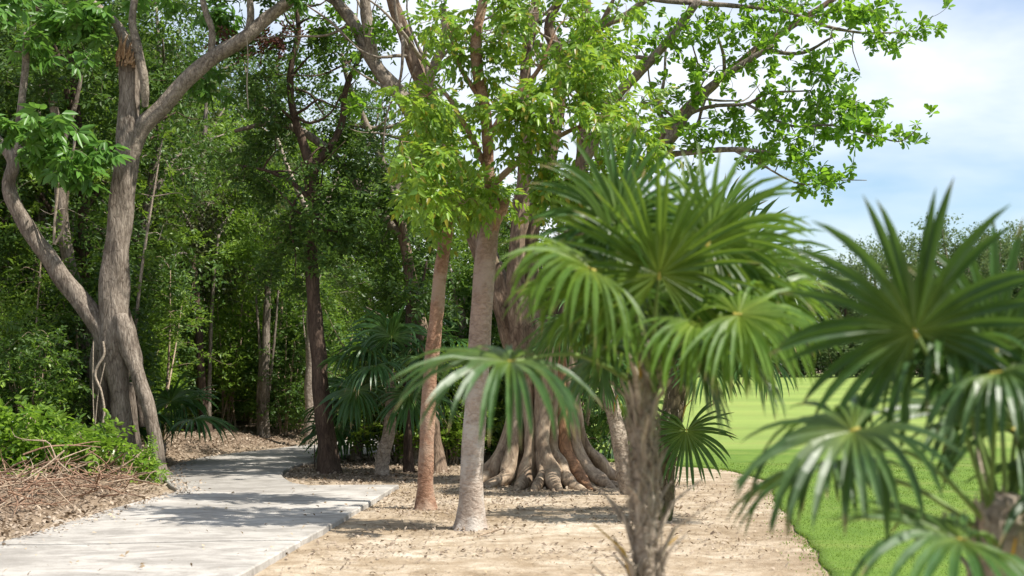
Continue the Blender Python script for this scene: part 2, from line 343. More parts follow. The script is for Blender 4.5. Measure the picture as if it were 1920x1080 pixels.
def gz(x, y):
    x = np.asarray(x, float); y = np.asarray(y, float)
    z = 1.05 * sstep((y - 27) / 50) + .010 * np.sin(1.9 * x + .7 * y) * np.sin(1.3 * y - .4 * x) + .006 * np.sin(5.1 * x + 1) * np.sin(4.3 * y)
    d = dist_line(x, y, LEFT_EDGE); ins = inside(x, y, WOOD)
    bank = np.where(ins, .26 * sstep((d - .15) / 1.3) + .05 * np.sin(3 * x + y) * np.sin(2.3 * y) * sstep(d / 1.5), 0)
    return z + bank
def gz1(x, y): return float(gz(np.array([x]), np.array([y]))[0])

def axis(lo, hi, step, far, g=1.35):
    a = list(np.arange(lo, hi + 1e-6, step)); s = step
    while a[-1] < far[1]: s *= g; a.append(a[-1] + s)
    s = step
    while a[0] > far[0]: s *= g; a.insert(0, a[0] - s)
    return np.array(a)
gx = axis(-14, 8, .16, (-1800, 1800)); gy = axis(6, 34, .16, (-60, 3200))
X, Y = np.meshgrid(gx, gy); Z = gz(X.ravel(), Y.ravel())
V = np.stack([X.ravel(), Y.ravel(), Z], -1); nx = len(gx); ny = len(gy)
i = (np.arange(ny - 1)[:, None] * nx + np.arange(nx - 1)[None]).ravel()
g = Geo(); g.add(V, np.stack([i, i + 1, i + nx + 1, i + nx], -1))
ground = solo('ground', g, M['dirt'], kind='structure')
dl = dist_line(V[:, 0], V[:, 1], LEFT_EDGE); iw = inside(V[:, 0], V[:, 1], WOOD)
isl = np.hypot((V[:, 0] + 2.3) / 1.4, (V[:, 1] - 22.6) / 2.6)
mould = np.where(iw, .25 + .75 * sstep(dl / .9), 0); mould = np.maximum(mould, .75 * sstep((1.25 - isl) / .5)); mould = np.maximum(mould, np.where((V[:, 1] > 27) & (V[:, 0] < 1), sstep((V[:, 1] - 27) / 3) * .7, 0))
at = ground.data.attributes.new('mould', 'FLOAT', 'POINT'); at.data.foreach_set('value', mould.astype(np.float32))

# the concrete path: one newer slab in front, the older path bending away behind it
def resample(line, n):
    line = np.asarray(line, float); d = np.concatenate([[0], np.cumsum(np.linalg.norm(np.diff(line, axis=0), axis=1))])
    t = np.linspace(0, d[-1], n); return np.stack([np.interp(t, d, line[:, 0]), np.interp(t, d, line[:, 1])], -1)
def smooth2(line, n): return spline(np.asarray(line, float), n)[:, :2]
def slab(name, left, right, top, mat, parent, nu=14, rag=.004, seed=1):
    rg = np.random.default_rng(seed); n = len(left)
    left = left + rg.normal(0, rag, left.shape); right = right + rg.normal(0, rag, right.shape)
    t = np.linspace(0, 1, nu)[None, :, None]; G = left[:, None] * (1 - t) + right[:, None] * t
    base = 1.05 * sstep((G[..., 1] - 27) / 50)
    top_z = base + top + .006 * np.sin(2 * G[..., 0] + G[..., 1])
    rows = []
    Vt = np.concatenate([G, top_z[..., None]], -1)
    edge_l = Vt[:, :1].copy(); edge_l[..., 2] -= .012; edge_l[..., 0] -= .012
    low_l = edge_l.copy(); low_l[..., 2] -= .16
    edge_r = Vt[:, -1:].copy(); edge_r[..., 2] -= .012; edge_r[..., 0] += .012
    low_r = edge_r.copy(); low_r[..., 2] -= .16
    VV = np.concatenate([low_l, edge_l, Vt, edge_r, low_r], 1); m = VV.shape[1]
    ends = []
    for e in (0, -1):                                   # closed ends
        r0 = VV[e].copy(); r0[:, 2] -= .012; r1 = r0.copy(); r1[:, 2] = r0[:, 2].min() - .16; ends.append((r0, r1))
    VV = np.concatenate([ends[0][1][None], ends[0][0][None], VV, ends[1][0][None], ends[1][1][None]], 0)
    k = VV.shape[0]; q = (np.arange(k - 1)[:, None] * m + np.arange(m - 1)[None]).ravel()
    g = Geo(); g.add(VV.reshape(-1, 3), np.stack([q, q + 1, q + m + 1, q + m], -1))
    return part(name, g, mat, parent, smooth=False)
path = bpy.data.objects.new('path', None); C.objects.link(path); path['kind'] = 'structure'
near_left = np.vstack([LEFT_EDGE[:6], [(-4.28, 18.35)]])
nl = resample(near_left, 400); nr = resample(RIGHT_NEAR, 400)
for q, (i0, i1) in enumerate(((0, 150), (150, 222), (222, 288), (288, 400))):          # cast in panels with narrow joints
    e = .006; l_, r_ = nl[i0:i1 + 1][::3] if i1 < 400 else nl[i0:][::3], nr[i0:i1 + 1][::3] if i1 < 400 else nr[i0:][::3]
    if i1 == 400: l_ = np.vstack([l_, nl[-1:]]); r_ = np.vstack([r_, nr[-1:]])
    l_ = l_.copy(); r_ = r_.copy(); l_[0, 1] += e; r_[0, 1] += e; l_[-1, 1] -= e; r_[-1, 1] -= e
    slab('slab', l_, r_, .062 + .004 * (q % 2), M['concrete'], path, seed=3 + q)
far_left = smooth2(np.vstack([[(-4.32, 18.37)], LEFT_EDGE[6:]]), 110); far_right = smooth2(RIGHT_FAR, 110)
far_right[0] = (-2.6, 18.66)
slab('slab', far_left, far_right, .045, M['concrete_old'], path, seed=4)

# lawn
ly = np.concatenate([np.arange(-3, 8, .5), np.arange(8, 32, .08), np.arange(32, 60, 1.0), np.arange(60, 135, 3)])
lx = np.interp(ly, LAWN_EDGE[:, 1], LAWN_EDGE[:, 0]); rg = np.random.default_rng(8)
lx = lx + np.where(ly < 32, .02 * np.sin(ly * 2.1) + .015 * np.sin(ly * 5.7 + 1), 0)
tt = np.linspace(0, 1, 60) ** 2.2
X = lx[:, None] + (170 - lx[:, None]) * tt[None]; Y = np.repeat(ly[:, None], 60, 1)
Z = gz(X.ravel(), Y.ravel()) + .03; Zg = Z.reshape(X.shape); Zg[:, 0] -= .05
i = (np.arange(len(ly) - 1)[:, None] * 60 + np.arange(59)[None]).ravel()
g = Geo(); g.add(np.stack([X.ravel(), Y.ravel(), Zg.ravel()], -1), np.stack([i, i + 1, i + 61, i + 60], -1))
lawn = solo('lawn', g, M['lawn'], kind='structure')

# ------------------------------------------------------------------ leaves and sprays (templates in local space: x along the stem, z up)
def leaf_geo(base, d, nrm, ln, wd, fold=.25, curl=.15, shape='oval'):
    d = unit(d); s = unit(np.cross(nrm, d)); n = np.cross(d, s)
    a, b = (.3, .68) if shape == 'oval' else (.42, .8)
    w1, w2 = (.92, .8) if shape == 'oval' else (.75, 1.0)
    if shape == 'lance': a, b, w1, w2 = .25, .6, 1, .75
    f = lambda u, v: base + d * ln * u + s * wd * .5 * v + n * (abs(v) * fold * wd * .5 - curl * ln * u * u)
    return np.array([f(0, 0), f(a, w1), f(b, w2), f(1, 0), f(b, -w2), f(a, -w1)]), np.array([[0, 3, 2, 1], [0, 5, 4, 3]])
def spray(kind, seed):
    rg = np.random.default_rng(seed); g = Geo(); U = np.array([0, 0, 1.])
    if kind == 'rosette':
        for k in range(9):
            az = k * 2.4 + rg.uniform(-.4, .4); t = rg.uniform(.35, 1.15)
            d = np.array([math.cos(t), math.sin(t) * math.cos(az), math.sin(t) * math.sin(az)])
            b = np.array([rg.uniform(-.05, .03), 0, 0]); g.add(*leaf_geo(b + d * .015, d, unit(U + rg.normal(0, .35, 3)), rg.uniform(.085, .14), rg.uniform(.05, .068), .3, .12, 'ob'))
    elif kind == 'pinnate':
        for st in range(3):
            az = st * 2.1 + rg.uniform(-.5, .5); d = unit(np.array([1, .75 * math.cos(az), .75 * math.sin(az) - .05])); ln = rg.uniform(.2, .3)
            s = unit(np.cross(U, d)); 
            for k in range(4):
                for sg in (-1, 1):
                    u = .3 + .7 * k / 3.4; b = d * ln * u + np.array([0, 0, -.10 * u * u])
                    dd = unit(d * .55 + s * sg * .75 + np.array([0, 0, -.55]) + rg.normal(0, .13, 3))
                    g.add(*leaf_geo(b, dd, unit(U + rg.normal(0, .25, 3)), rg.uniform(.075, .12), rg.uniform(.042, .056), .3, .2, 'lance'))
            g.add(*leaf_geo(d * ln + np.array([0, 0, -.1]), unit(d + np.array([0, 0, -.8])), U, .1, .042, .3, .2, 'lance'))
    elif kind == 'twig':
        for k in range(13):
            u = k / 12; sg = 1 if k % 2 else -1; b = np.array([u * .36 - .1, .02 * math.sin(5 * u), -.04 * u * u])
            d = unit(np.array([.6, sg * .8, rg.uniform(-.4, .45)]) + rg.normal(0, .2, 3))
            g.add(*leaf_geo(b, d, unit(U + rg.normal(0, .45, 3)), rg.uniform(.06, .1), rg.uniform(.03, .045), .3, .15))
    elif kind == 'small':
        for k in range(16):
            u = rg.uniform(0, 1); b = np.array([u * .4 - .1, rg.normal(0, .07), rg.normal(0, .07)])
            d = unit(np.array([.5, 0, 0]) + rg.normal(0, .6, 3))
            g.add(*leaf_geo(b, d, unit(U + rg.normal(0, .5, 3)), rg.uniform(.05, .08), rg.uniform(.026, .04), .3, .15))
    elif kind == 'big':
        for k in range(7):
            az = -1.9 + k * .63 + rg.uniform(-.1, .1); d = unit(np.array([math.cos(az), math.sin(az), -.35 + rg.uniform(-.2, .2)]))
            g.add(*leaf_geo(d * .03, d, unit(U + rg.normal(0, .2, 3)), rg.uniform(.16, .24), rg.uniform(.065, .09), .25, .3, 'oval'))
    elif kind == 'far':
        for k in range(9):
            b = rg.normal(0, .16, 3); d = unit(rg.normal(0, 1, 3))
            g.add(*leaf_geo(b, d, unit(U + rg.normal(0, .7, 3)), rg.uniform(.12, .2), rg.uniform(.08, .12), .3, .15))
    return np.concatenate(g.v), np.concatenate(g.f4)
SPRAYS = {k: [spray(k, 10 + s) for s in range(5)] for k in ('rosette', 'pinnate', 'twig', 'small', 'big', 'far')}

def rots(dirs, rg, upbias=1.0):
    """rotation matrices with x along dirs and z near up"""
    d = dirs / (np.linalg.norm(dirs, axis=1)[:, None] + 1e-9)
    up = np.array([0, 0, upbias]) + rg.normal(0, .35, d.shape)
    y = np.cross(up, d); y /= np.linalg.norm(y, axis=1)[:, None] + 1e-9; z = np.cross(d, y)
    return np.stack([d, y, z], -1)
def put_sprays(geo, kind, pos, dirs, scale, rg):
    if not len(pos): return
    R = rots(dirs, rg); var = rg.integers(0, 5, len(pos))
    for k in range(5):
        m = var == k
        if not m.any(): continue
        v, f = SPRAYS[kind][k]; c = m.sum()
        VV = np.einsum('kij,nj->kni', R[m] * scale[m][:, None, None], v) + pos[m][:, None]
        F = f[None] + (np.arange(c) * len(v))[:, None, None]
        geo.add(VV.reshape(-1, 3), F.reshape(-1, 4))

class Tree:
    """limbs laid out as curves, then twigs grown from the nearest wood to every leaf-cluster target"""
    def __init__(s, seed): s.rg = np.random.default_rng(seed); s.sk = []; s.sr = []; s.twigs = Geo(); s.pos = []; s.dir = []
    def limb(s, geo, pts, r, sides=9, step=.14, lump=.10, skel=True, **kw):
        p, rr = tube(geo, pts, r, sides, step, lump, int(s.rg.integers(1e6)), **kw)
        if skel: s.sk += list(p); s.sr += list(rr)
        return p
    def skel_from(s, zmin): k = [i for i, p in enumerate(s.sk) if p[2] > zmin]; s.sk = [s.sk[i] for i in k]; s.sr = [s.sr[i] for i in k]
    def foliage(s, targets, per=2, twig_r=.012, outward=.6, droop=.0, spacing=.16):
        rg = s.rg; T = np.asarray(targets); cap = len(s.sk) + len(T) * 5
        SK = np.empty((cap, 3)); SR = np.empty(cap); n = len(s.sk); SK[:n] = s.sk; SR[:n] = s.sr
        d0 = np.array([np.min(((SK[:n] - t) ** 2).sum(1)) for t in T]); 
        for t in T[np.argsort(d0)]:
            dd = ((SK[:n] - t) ** 2).sum(1) + .25 * np.maximum(SK[:n, 2] - t[2], 0) ** 2; j = int(np.argmin(dd)); a = SK[j]
            v = t - a; ln = np.linalg.norm(v)
            if ln < .05: continue
            mid = a + v * .5 + rg.normal(0, .10, 3) * ln + np.array([0, 0, .10 * ln]); q = a + v * .8 + rg.normal(0, .05, 3) * ln
            r0 = min(SR[j] * .7, twig_r * (.5 + ln)); pts = spline(np.array([a, mid, q, t]), 6)
            tube(s.twigs, pts, np.linspace(r0, .003, 6), 4, None, cap=False)
            SK[n:n + 4] = pts[2:]; SR[n:n + 4] = np.linspace(r0, .004, 6)[2:]; n += 4
            tip = unit(pts[-1] - pts[-2])
            for k in range(per):
                u = 1 if k == 0 else rg.uniform(.35, 1.0); b = a + v * u if k else t
                b = pts[min(5, int(round(u * 5)))] + rg.normal(0, spacing * .5, 3) * (k > 0)
                s.pos.append(b); s.dir.append(unit(tip * outward + rg.normal(0, .55, 3) + np.array([0, 0, -droop])))
        s.sk = list(SK[:n]); s.sr = list(SR[:n])

def blob_targets(rg, blobs, clump=8, tight=1.0):
    """blobs: (px, py, Y, rx px, ry px, rY metres, n): points filling an ellipsoid, uneven"""
    out = []
    for px, py, Y, rx, ry, rY, n in blobs:
        c = P(px, py, Y); k = Y / FPX
        nc = max(1, n // clump); a = rg.normal(0, 1, (nc, 3)); a /= np.linalg.norm(a, axis=1)[:, None]; a *= rg.uniform(.1, 1, (nc, 1)) ** .45
        q = a[rg.integers(0, nc, n)] * np.array([rx * k, rY, ry * k]) + rg.normal(0, 1, (n, 3)) * np.array([.17, .17, .10]) * tight
        out.append(c + q)
    return np.concatenate(out)

def crown_parts(tree, root, kind, mat, scale, n_parts=0, pname='leaf_cluster', crown='crown'):
    """the sprays that show largest in the photograph become parts that share meshes; the rest one part of kind stuff"""
    rg = tree.rg; pos = np.array(tree.pos); dr = np.array(tree.dir); sc = scale * rg.uniform(.8, 1.25, len(pos))
    sel = np.zeros(len(pos), bool)
    if n_parts:
        px = pos[:, 0] / pos[:, 1] * FPX + 960; py = HOR - (pos[:, 2] - CAM_H) / pos[:, 1] * FPX
        ok = np.where((px > 0) & (px < 1920) & (py > 0) & (py < 1080))[0]
        ok = ok[np.argsort(pos[ok, 1] / sc[ok])][:n_parts]; sel[ok] = True
        R = rots(dr[sel], rg); ps = pos[sel]; ss = sc[sel]; base = np.array(root.location)
        from mathutils import Matrix
        meshes = []
        for v, f in SPRAYS[kind]:
            gg = Geo(); gg.add(v, f); meshes.append(gg.mesh(pname, mat))
        for k in range(len(ps)):
            o = bpy.data.objects.new(pname, meshes[k % 5]); C.objects.link(o); o.parent = root
            m = Matrix(R[k].tolist()).to_4x4() @ Matrix.Scale(float(ss[k]), 4); m.translation = Vector((ps[k] - base).tolist()); o.matrix_local = m
    g = Geo(); put_sprays(g, kind, pos[~sel], dr[~sel], sc[~sel], rg)
    if g.v: part(crown, g, mat, root, kind='stuff', smooth=False)

def PX(lst, Y): return np.array([P(a[0], a[1], a[2] if len(a) > 2 else Y) for a in lst])

# ------------------------------------------------------------------ the big grey tree left of the path
base = P(245, 893, 20.3); base[2] = gz1(base[0], base[1])
lt = thing('grey_tree', base, 'tall grey tree with split trunk and torn top left of the path', 'tree')
T = Tree(21); g = Geo(); YB = 20.3
T.limb(g, PX([(246, 905), (236, 850), (224, 740), (214, 650), (213, 560), (217, 480), (228, 380), (238, 280), (241, 200), (243, 118)], YB), [.18, .15, .14, .22, .205, .185, .17, .17, .15, .145], 20, .07, .11, ridges=5, ridge_amp=.07)
part('trunk', g, M['bark_grey'], lt)
for pts, r in (([(307, 915), (297, 870), (281, 780), (262, 715), (240, 650), (225, 590)], [.14, .10, .098, .10, .13, .1]),
               ([(207, 890, 20.6), (196, 800, 20.6), (190, 700, 20.5), (195, 630, 20.4)], [.14, .13, .16, .14]),
               ([(268, 800, 20.7), (262, 730, 20.7), (257, 660, 20.6), (235, 580, 20.5)], [.05, .07, .06, .06]),
               ([(255, 880, 20.5), (250, 800, 20.5), (240, 720, 20.4)], [.12, .08, .09])):
    g = Geo(); T.limb(g, PX(pts, 20.15), r, 14, .07, .12, skel=False, ridges=3, ridge_amp=.08); part('root_leg', g, M['bark_grey'], lt)
for pts, r in (([(238, 300), (262, 245), (305, 200), (370, 130), (455, 72), (550, -5), (640, -80)], [.15, .135, .12, .11, .10, .08, .05]),
               ([(205, 650), (190, 615), (148, 560), (95, 490), (45, 415), (15, 350), (25, 300), (-20, 250), (-70, 200)], [.17, .16, .14, .125, .115, .1, .085, .075, .05]),
               ([(272, 200, 20.2), (270, 150, 20.1), (258, 90, 20.1), (248, 40, 20.1), (256, -20, 20.1), (270, -90)], [.05, .065, .065, .055, .05, .04]),
               ([(241, 110), (235, 75), (212, 38), (180, 10), (130, -30)], [.12, .09, .06, .05, .03]),
               ([(395, 105), (398, 60), (385, 20), (370, -40)], [.055, .05, .045, .03]),
               ([(465, 70), (470, 20), (460, -50)], [.06, .05, .03]),
               ([(30, 290), (40, 200), (48, 120), (50, 62)], [.06, .055, .05, .045])):
    g = Geo(); T.limb(g, PX(pts, YB), r, 12, .09, .12); part('limb', g, M['bark_limb'] if r[0] < .15 or pts[0][0] > 236 else M['bark_grey'], lt)
# the torn wood at the top: splinters standing round the break
g = Geo(); rg = np.random.default_rng(5); c = P(236, 115, 20.12)
for k in range(44):
    a = rg.uniform(-3.2, .6); b = c + np.array([.125 * math.cos(a), .11 * math.sin(a), rg.uniform(-.10, .06)]); h = rg.uniform(.06, .42) * (1 if math.cos(a) < .4 else .5); rr = rg.uniform(.008, .024)
    tube(g, [b, b + np.array([.02, .02, h * .6]) + rg.normal(0, .015, 3), b + np.array([.05, .05, h]) + rg.normal(0, .02, 3)], [rr, rr * .8, .002], 5, .06, .3, k)
part('torn_wood', g, M['wound'], lt, kind='stuff')
for pts in ([(193, 640), (195, 665), (178, 700), (190, 735), (195, 780), (180, 835)], [(175, 640), (174, 720), (176, 800), (174, 830)], [(197, 680), (184, 740), (178, 800)]):
    g = Geo(); tube(g, PX(pts, 20.0), [.017, .018, .02, .018, .018, .016][:len(pts)] if len(pts) == 6 else [.008] * len(pts), 6, .06, .1); part('vine', g, M['vine'], lt)
for pts in ([(101, 458), (103, 410), (108, 360), (112, 300), (108, 240)], [(103, 458), (120, 425), (128, 360), (138, 280), (142, 240)], [(462, 60), (465, 110), (463, 160), (466, 205)]):
    g = Geo(); tube(g, PX(pts, 20.1), [.02] * len(pts) if pts[0][0] < 300 else [.008] * len(pts), 6, .08, .1); part('vine', g, M['vine'], lt)
T.skel_from(4.2)
bl = [(60, 30, 20, 110, 60, 1.0, 30), (140, 20, 19.6, 60, 40, .7, 20), (120, 240, 19.2, 85, 75, .6, 44), (60, 90, 20.4, 90, 50, .8, 24), (350, 30, 20.9, 110, 60, 1.0, 22), (330, -110, 20.5, 250, 70, 1.6, 50),
      (480, -80, 20.5, 140, 60, 1.2, 30), (50, 330, 19.6, 80, 50, .7, 14), (330, 140, 21.3, 70, 40, .6, 12), (560, -40, 20, 100, 60, 1, 20), (190, 340, 19.4, 40, 50, .4, 8)]
T.foliage(blob_targets(T.rg, bl), 2, .014, .6, .25)
part('twigs', T.twigs, M['bark_limb'], lt, kind='stuff')
crown_parts(T, lt, 'big', M['leaf_big'], .92, 260)

# ------------------------------------------------------------------ the strangler fig with its skirt of roots
base = P(1022, 905, 19.9); base[2] = gz1(base[0], base[1])
ft = thing('strangler_fig', base, 'huge strangler fig with a skirt of fluted roots on bare ground', 'tree')
T = Tree(33); rg = np.random.default_rng(6)
roots = [(892, 893, 20.1, .085, 972, 640), (915, 905, 19.6, .095, 975, 650), (945, 912, 19.3, .085, 983, 660), (982, 914, 19.1, .09, 995, 660), (1012, 916, 19.0, .075, 1008, 650), (1037, 919, 18.9, .09, 1022, 660),
         (1066, 916, 19.0, .075, 1034, 660), (1092, 916, 19.1, .075, 1050, 650), (1122, 914, 19.3, .09, 1064, 650), (1152, 903, 19.8, .08, 1070, 640), (985, 900, 20.4, .12, 995, 640), (1055, 900, 20.4, .12, 1040, 640), (1020, 900, 20.0, .15, 1016, 640)]
for k, (bx, by, by_y, r, tx, ty) in enumerate(roots):
    a = P(bx, by, by_y); a[2] = gz1(a[0], a[1]) - .04; t = P(tx, ty, 19.85 + .3 * (by_y - 19.8)); h = t[2] - a[2]
    out = unit(np.array([a[0] - base[0], a[1] - base[1], 0])) if k < 10 else np.zeros(3)
    toe = a + out * .55 + np.array([rg.normal(0, .12), -.05, -.02])
    lerp = lambda u, v: np.array([a[0] + (t[0] - a[0]) * u, a[1] + (t[1] - a[1]) * u, a[2] + h * v])
    pts = [toe, lerp(0, .05) + np.array([0, 0, .03]), lerp(.34, .13) + rg.normal(0, .03, 3), lerp(.68, .33) + rg.normal(0, .035, 3), lerp(.92, .64) + rg.normal(0, .03, 3), t, t + np.array([0, 0, .35])]
    r = r * 1.22; g = Geo(); tube(g, pts, [r * .2, r * .95, r * 1.05, r * .85, r * .85, r * .9, r * .7], 14, .05, .16, 50 + k, ridges=3, ridge_amp=.12)
    part('root', g, M['bark_rust'] if k == 7 else M['bark_ficus'], ft)
for k in range(5):                                          # surface roots running out over the ground
    a0 = rg.uniform(-2.9, -.2); b = base + np.array([.85 * math.cos(a0), .75 * math.sin(a0), 0]); d = np.array([math.cos(a0), math.sin(a0), 0]); n = rg.uniform(.5, 1.1)
    pts = [b + d * n * u + np.array([rg.normal(0, .05), rg.normal(0, .05), 0]) for u in (0, .35, .7, 1)]
    for i_, q in enumerate(pts): q[2] = gz1(q[0], q[1]) + (.02, .015, .0, -.03)[i_]
    g = Geo(); tube(g, pts, [.055, .04, .028, .015], 8, .06, .2, 80 + k); part('surface_root', g, M['bark_ficus'], ft)
stems = [([(985, 700), (960, 610), (920, 500), (878, 405), (850, 315), (812, 205), (772, 105), (735, -5), (700, -90)], [.17, .18, .165, .15, .125, .105, .09, .075, .05], 19.9),
         ([(990, 700), (975, 600), (968, 500), (976, 400), (988, 250), (986, 120), (1003, 20), (1010, -90)], [.15, .14, .12, .10, .085, .075, .06, .05], 19.5),
         ([(1005, 690), (1000, 600), (992, 500), (1000, 420), (1040, 250), (1050, 120), (1030, 50), (1065, -40)], [.15, .14, .12, .10, .085, .08, .065, .05], 19.75),
         ([(1042, 690), (1040, 600), (1055, 500), (1078, 400), (1095, 250), (1100, 100), (1095, -60)], [.16, .14, .12, .10, .09, .075, .055], 20.1),
         ([(1050, 690), (1070, 560), (1095, 440), (1150, 365), (1222, 295), (1268, 225), (1332, 165), (1420, 92), (1560, 0), (1650, -60)], [.14, .13, .115, .095, .08, .068, .058, .048, .035, .025], 19.8)]
for pts, r, y in stems:
    g = Geo(); T.limb(g, PX(pts, y), r, 22, .08, .14, ridges=5, ridge_amp=.15); part('stem', g, M['bark_stem'], ft)
limbs = [([(850, 315, 19.9), (770, 205, 20.2), (700, 115, 20.3), (660, 40, 20.4), (610, -20, 20.5), (560, -60, 20.5)], [.15, .12, .1, .09, .07, .04]),
         ([(700, 115, 20.3), (690, 50, 20.2), (682, -20, 20.2)], [.09, .085, .07]),
         ([(800, 180, 19.9), (815, 120, 19.6), (835, 70, 19.5), (830, 10, 19.4)], [.07, .06, .055, .05]),
         ([(1000, 95, 19.6), (985, 60, 19.3), (995, 10, 19.2)], [.07, .06, .05]),
         ([(1050, 120, 19.75), (1110, 55, 19.3), (1170, 30, 19.0), (1210, 0, 18.8)], [.07, .06, .05, .04]),
         ([(1096, 300, 20.1), (1150, 190, 19.6), (1195, 140, 19.2), (1250, 80, 19.0), (1310, 0, 18.8)], [.09, .075, .065, .06, .05]),
         ([(1180, 335, 19.8), (1245, 275, 19.2), (1310, 185, 19.0), (1370, 135, 18.8), (1450, 85, 18.6)], [.08, .075, .065, .05, .03]),
         ([(1225, 293, 19.7), (1300, 285, 19.0), (1375, 280, 18.6), (1432, 284, 18.4)], [.045, .04, .035, .02]),
         ([(1375, 281, 18.6), (1430, 310, 18.4), (1500, 345, 18.2), (1570, 338, 18.1), (1625, 338, 18)], [.02, .014, .011, .008, .005]),
         ([(1268, 225, 19.8), (1330, 200, 19.2), (1400, 195, 19), (1440, 175, 18.8), (1520, 170, 18.7)], [.03, .026, .022, .018, .01]),
         ([(1400, 195, 19), (1480, 235, 18.6), (1560, 235, 18.4), (1640, 255, 18.2), (1690, 265, 18.1), (1722, 238, 18)], [.02, .018, .014, .011, .008, .005]),
         ([(1300, 5, 18.9), (1390, 12, 18.7), (1470, 20, 18.6), (1545, 48, 18.4), (1620, 62, 18.3), (1690, 62, 18.2), (1730, 78, 18.2)], [.035, .03, .026, .022, .016, .01, .006]),
         ([(1170, -15, 19), (1240, 0, 18.9), (1300, 5, 18.9)], [.05, .04, .035]),
         ([(1600, 60, 18.3), (1598, 90, 18.3), (1612, 132, 18.3)], [.01, .008, .004]),
         ([(1420, 92, 19.4), (1500, 100, 18.9), (1560, 70, 18.6)], [.03, .025, .014]),
         ([(1500, 40, 19.5), (1570, 20, 19.2), (1640, 20, 19)], [.02, .018, .01])]
for pts, r in limbs:
    g = Geo(); T.limb(g, PX(pts, 19), r, 8, .1, .12); part('limb', g, M['bark_limb'], ft)
def wild_limbs(T, root, n, mat, zlo, ln=(.9, 2.2), r=(.018, .04), bias=(0, 0, .5)):
    rg = T.rg; k0 = [i for i in range(len(T.sk)) if T.sk[i][2] > zlo and T.sr[i] > .02 and T.sk[i][0] / T.sk[i][1] * FPX + 960 < 1400]
    for _ in range(n):
        j = k0[int(rg.integers(len(k0)))]; p0 = np.array(T.sk[j]); d = unit(rg.normal(0, 1, 3) + np.array(bias)); l_ = rg.uniform(*ln); r0 = min(rg.uniform(*r), T.sr[j] * .75); pts = [p0]
        for q in range(4): d = unit(d + rg.normal(0, .33, 3) + np.array([0, 0, .08])); pts.append(pts[-1] + d * l_ / 4)
        g = Geo(); T.limb(g, pts, np.linspace(r0, .006, 5), 6, .12, .15); part('branch', g, mat, root)
wild_limbs(T, ft, 60, M['bark_limb'], 4.6)
T.skel_from(4.1)
bl = [(1300, 60, 19, 110, 60, .9, 30), (1420, 40, 18.8, 90, 50, .8, 30), (1540, 30, 18.6, 80, 40, .7, 26), (1640, 35, 18.4, 55, 35, .5, 20), (1700, 65, 18.2, 28, 28, .3, 12),
      (1290, 150, 19, 60, 50, .7, 16), (1420, 130, 18.8, 70, 50, .7, 18), (1540, 110, 18.6, 50, 30, .5, 12), (1400, 200, 18.8, 70, 40, .6, 20), (1480, 230, 18.5, 90, 50, .7, 40), (1570, 180, 18.4, 45, 50, .5, 20),
      (1600, 240, 18.2, 80, 40, .5, 30), (1690, 250, 18, 30, 18, .3, 6), (1480, 300, 18.2, 60, 30, .4, 20), (1540, 340, 18.1, 80, 14, .3, 12), (1610, 335, 18, 25, 12, .2, 5), (1330, 280, 18.8, 50, 40, .5, 12), (1250, 230, 19, 50, 60, .7, 16),
      (1180, 60, 19.4, 90, 70, 1, 18), (1050, 50, 20.3, 120, 60, 1.2, 26), (900, 50, 20.5, 120, 60, 1.2, 22), (760, 60, 20.5, 110, 70, 1.2, 18), (640, 60, 20.5, 90, 60, 1, 18), (700, 150, 20.6, 90, 60, 1, 16), (1150, 230, 20.3, 70, 90, .8, 10),
      (1100, -150, 20, 420, 80, 1.8, 100), (1450, -90, 19, 200, 60, 1.2, 40), (700, -110, 20.5, 200, 80, 1.4, 50), (1080, 330, 20.4, 60, 60, .6, 14), (820, 260, 20.6, 60, 60, .6, 10)]
T.foliage(blob_targets(T.rg, bl, 3, 1.1), 2, .011, .8, .0, .16)
part('twigs', T.twigs, M['bark_limb'], ft, kind='stuff')
crown_parts(T, ft, 'rosette', M['leaf_ficus'], .86, 300)

# ------------------------------------------------------------------ two gumbo limbo trees with red peeling bark
base = P(880, 992, 14.1); base[2] = gz1(base[0], base[1])
gt = thing('gumbo_limbo_tree', base, 'stout pinkish smooth-barked tree standing on sand in front of the fig', 'tree')
T = Tree(41); g = Geo()
T.limb(g, PX([(880, 996), (882, 960), (886, 860), (893, 740), (902, 600), (911, 480), (921, 400)], 14.1), [.135, .122, .112, .112, .108, .105, .08], 24, .04, .07, flare=.3)
part('trunk', g, M['bark_gumbo'], gt)
for pts, r in (([(914, 460), (925, 400), (919, 340), (914, 260), (908, 190), (895, 135), (893, 65), (907, 0), (915, -70)], [.09, .075, .06, .055, .055, .06, .05, .048, .035]),
               ([(920, 425), (940, 395), (946, 374)], [.075, .06, .055]),
               ([(917, 330), (880, 250), (830, 170), (800, 180)], [.035, .028, .02, .012]), ([(914, 260), (960, 190), (1010, 130), (1040, 60)], [.035, .03, .022, .012]),
               ([(919, 350), (990, 290), (1080, 240), (1150, 220)], [.035, .028, .022, .012]), ([(910, 200), (860, 120), (840, 50)], [.03, .022, .014])):
    g = Geo(); T.limb(g, PX(pts, 14.1), r, 10, .07, .12); part('limb', g, M['bark_red'], gt)
T.skel_from(3.0)
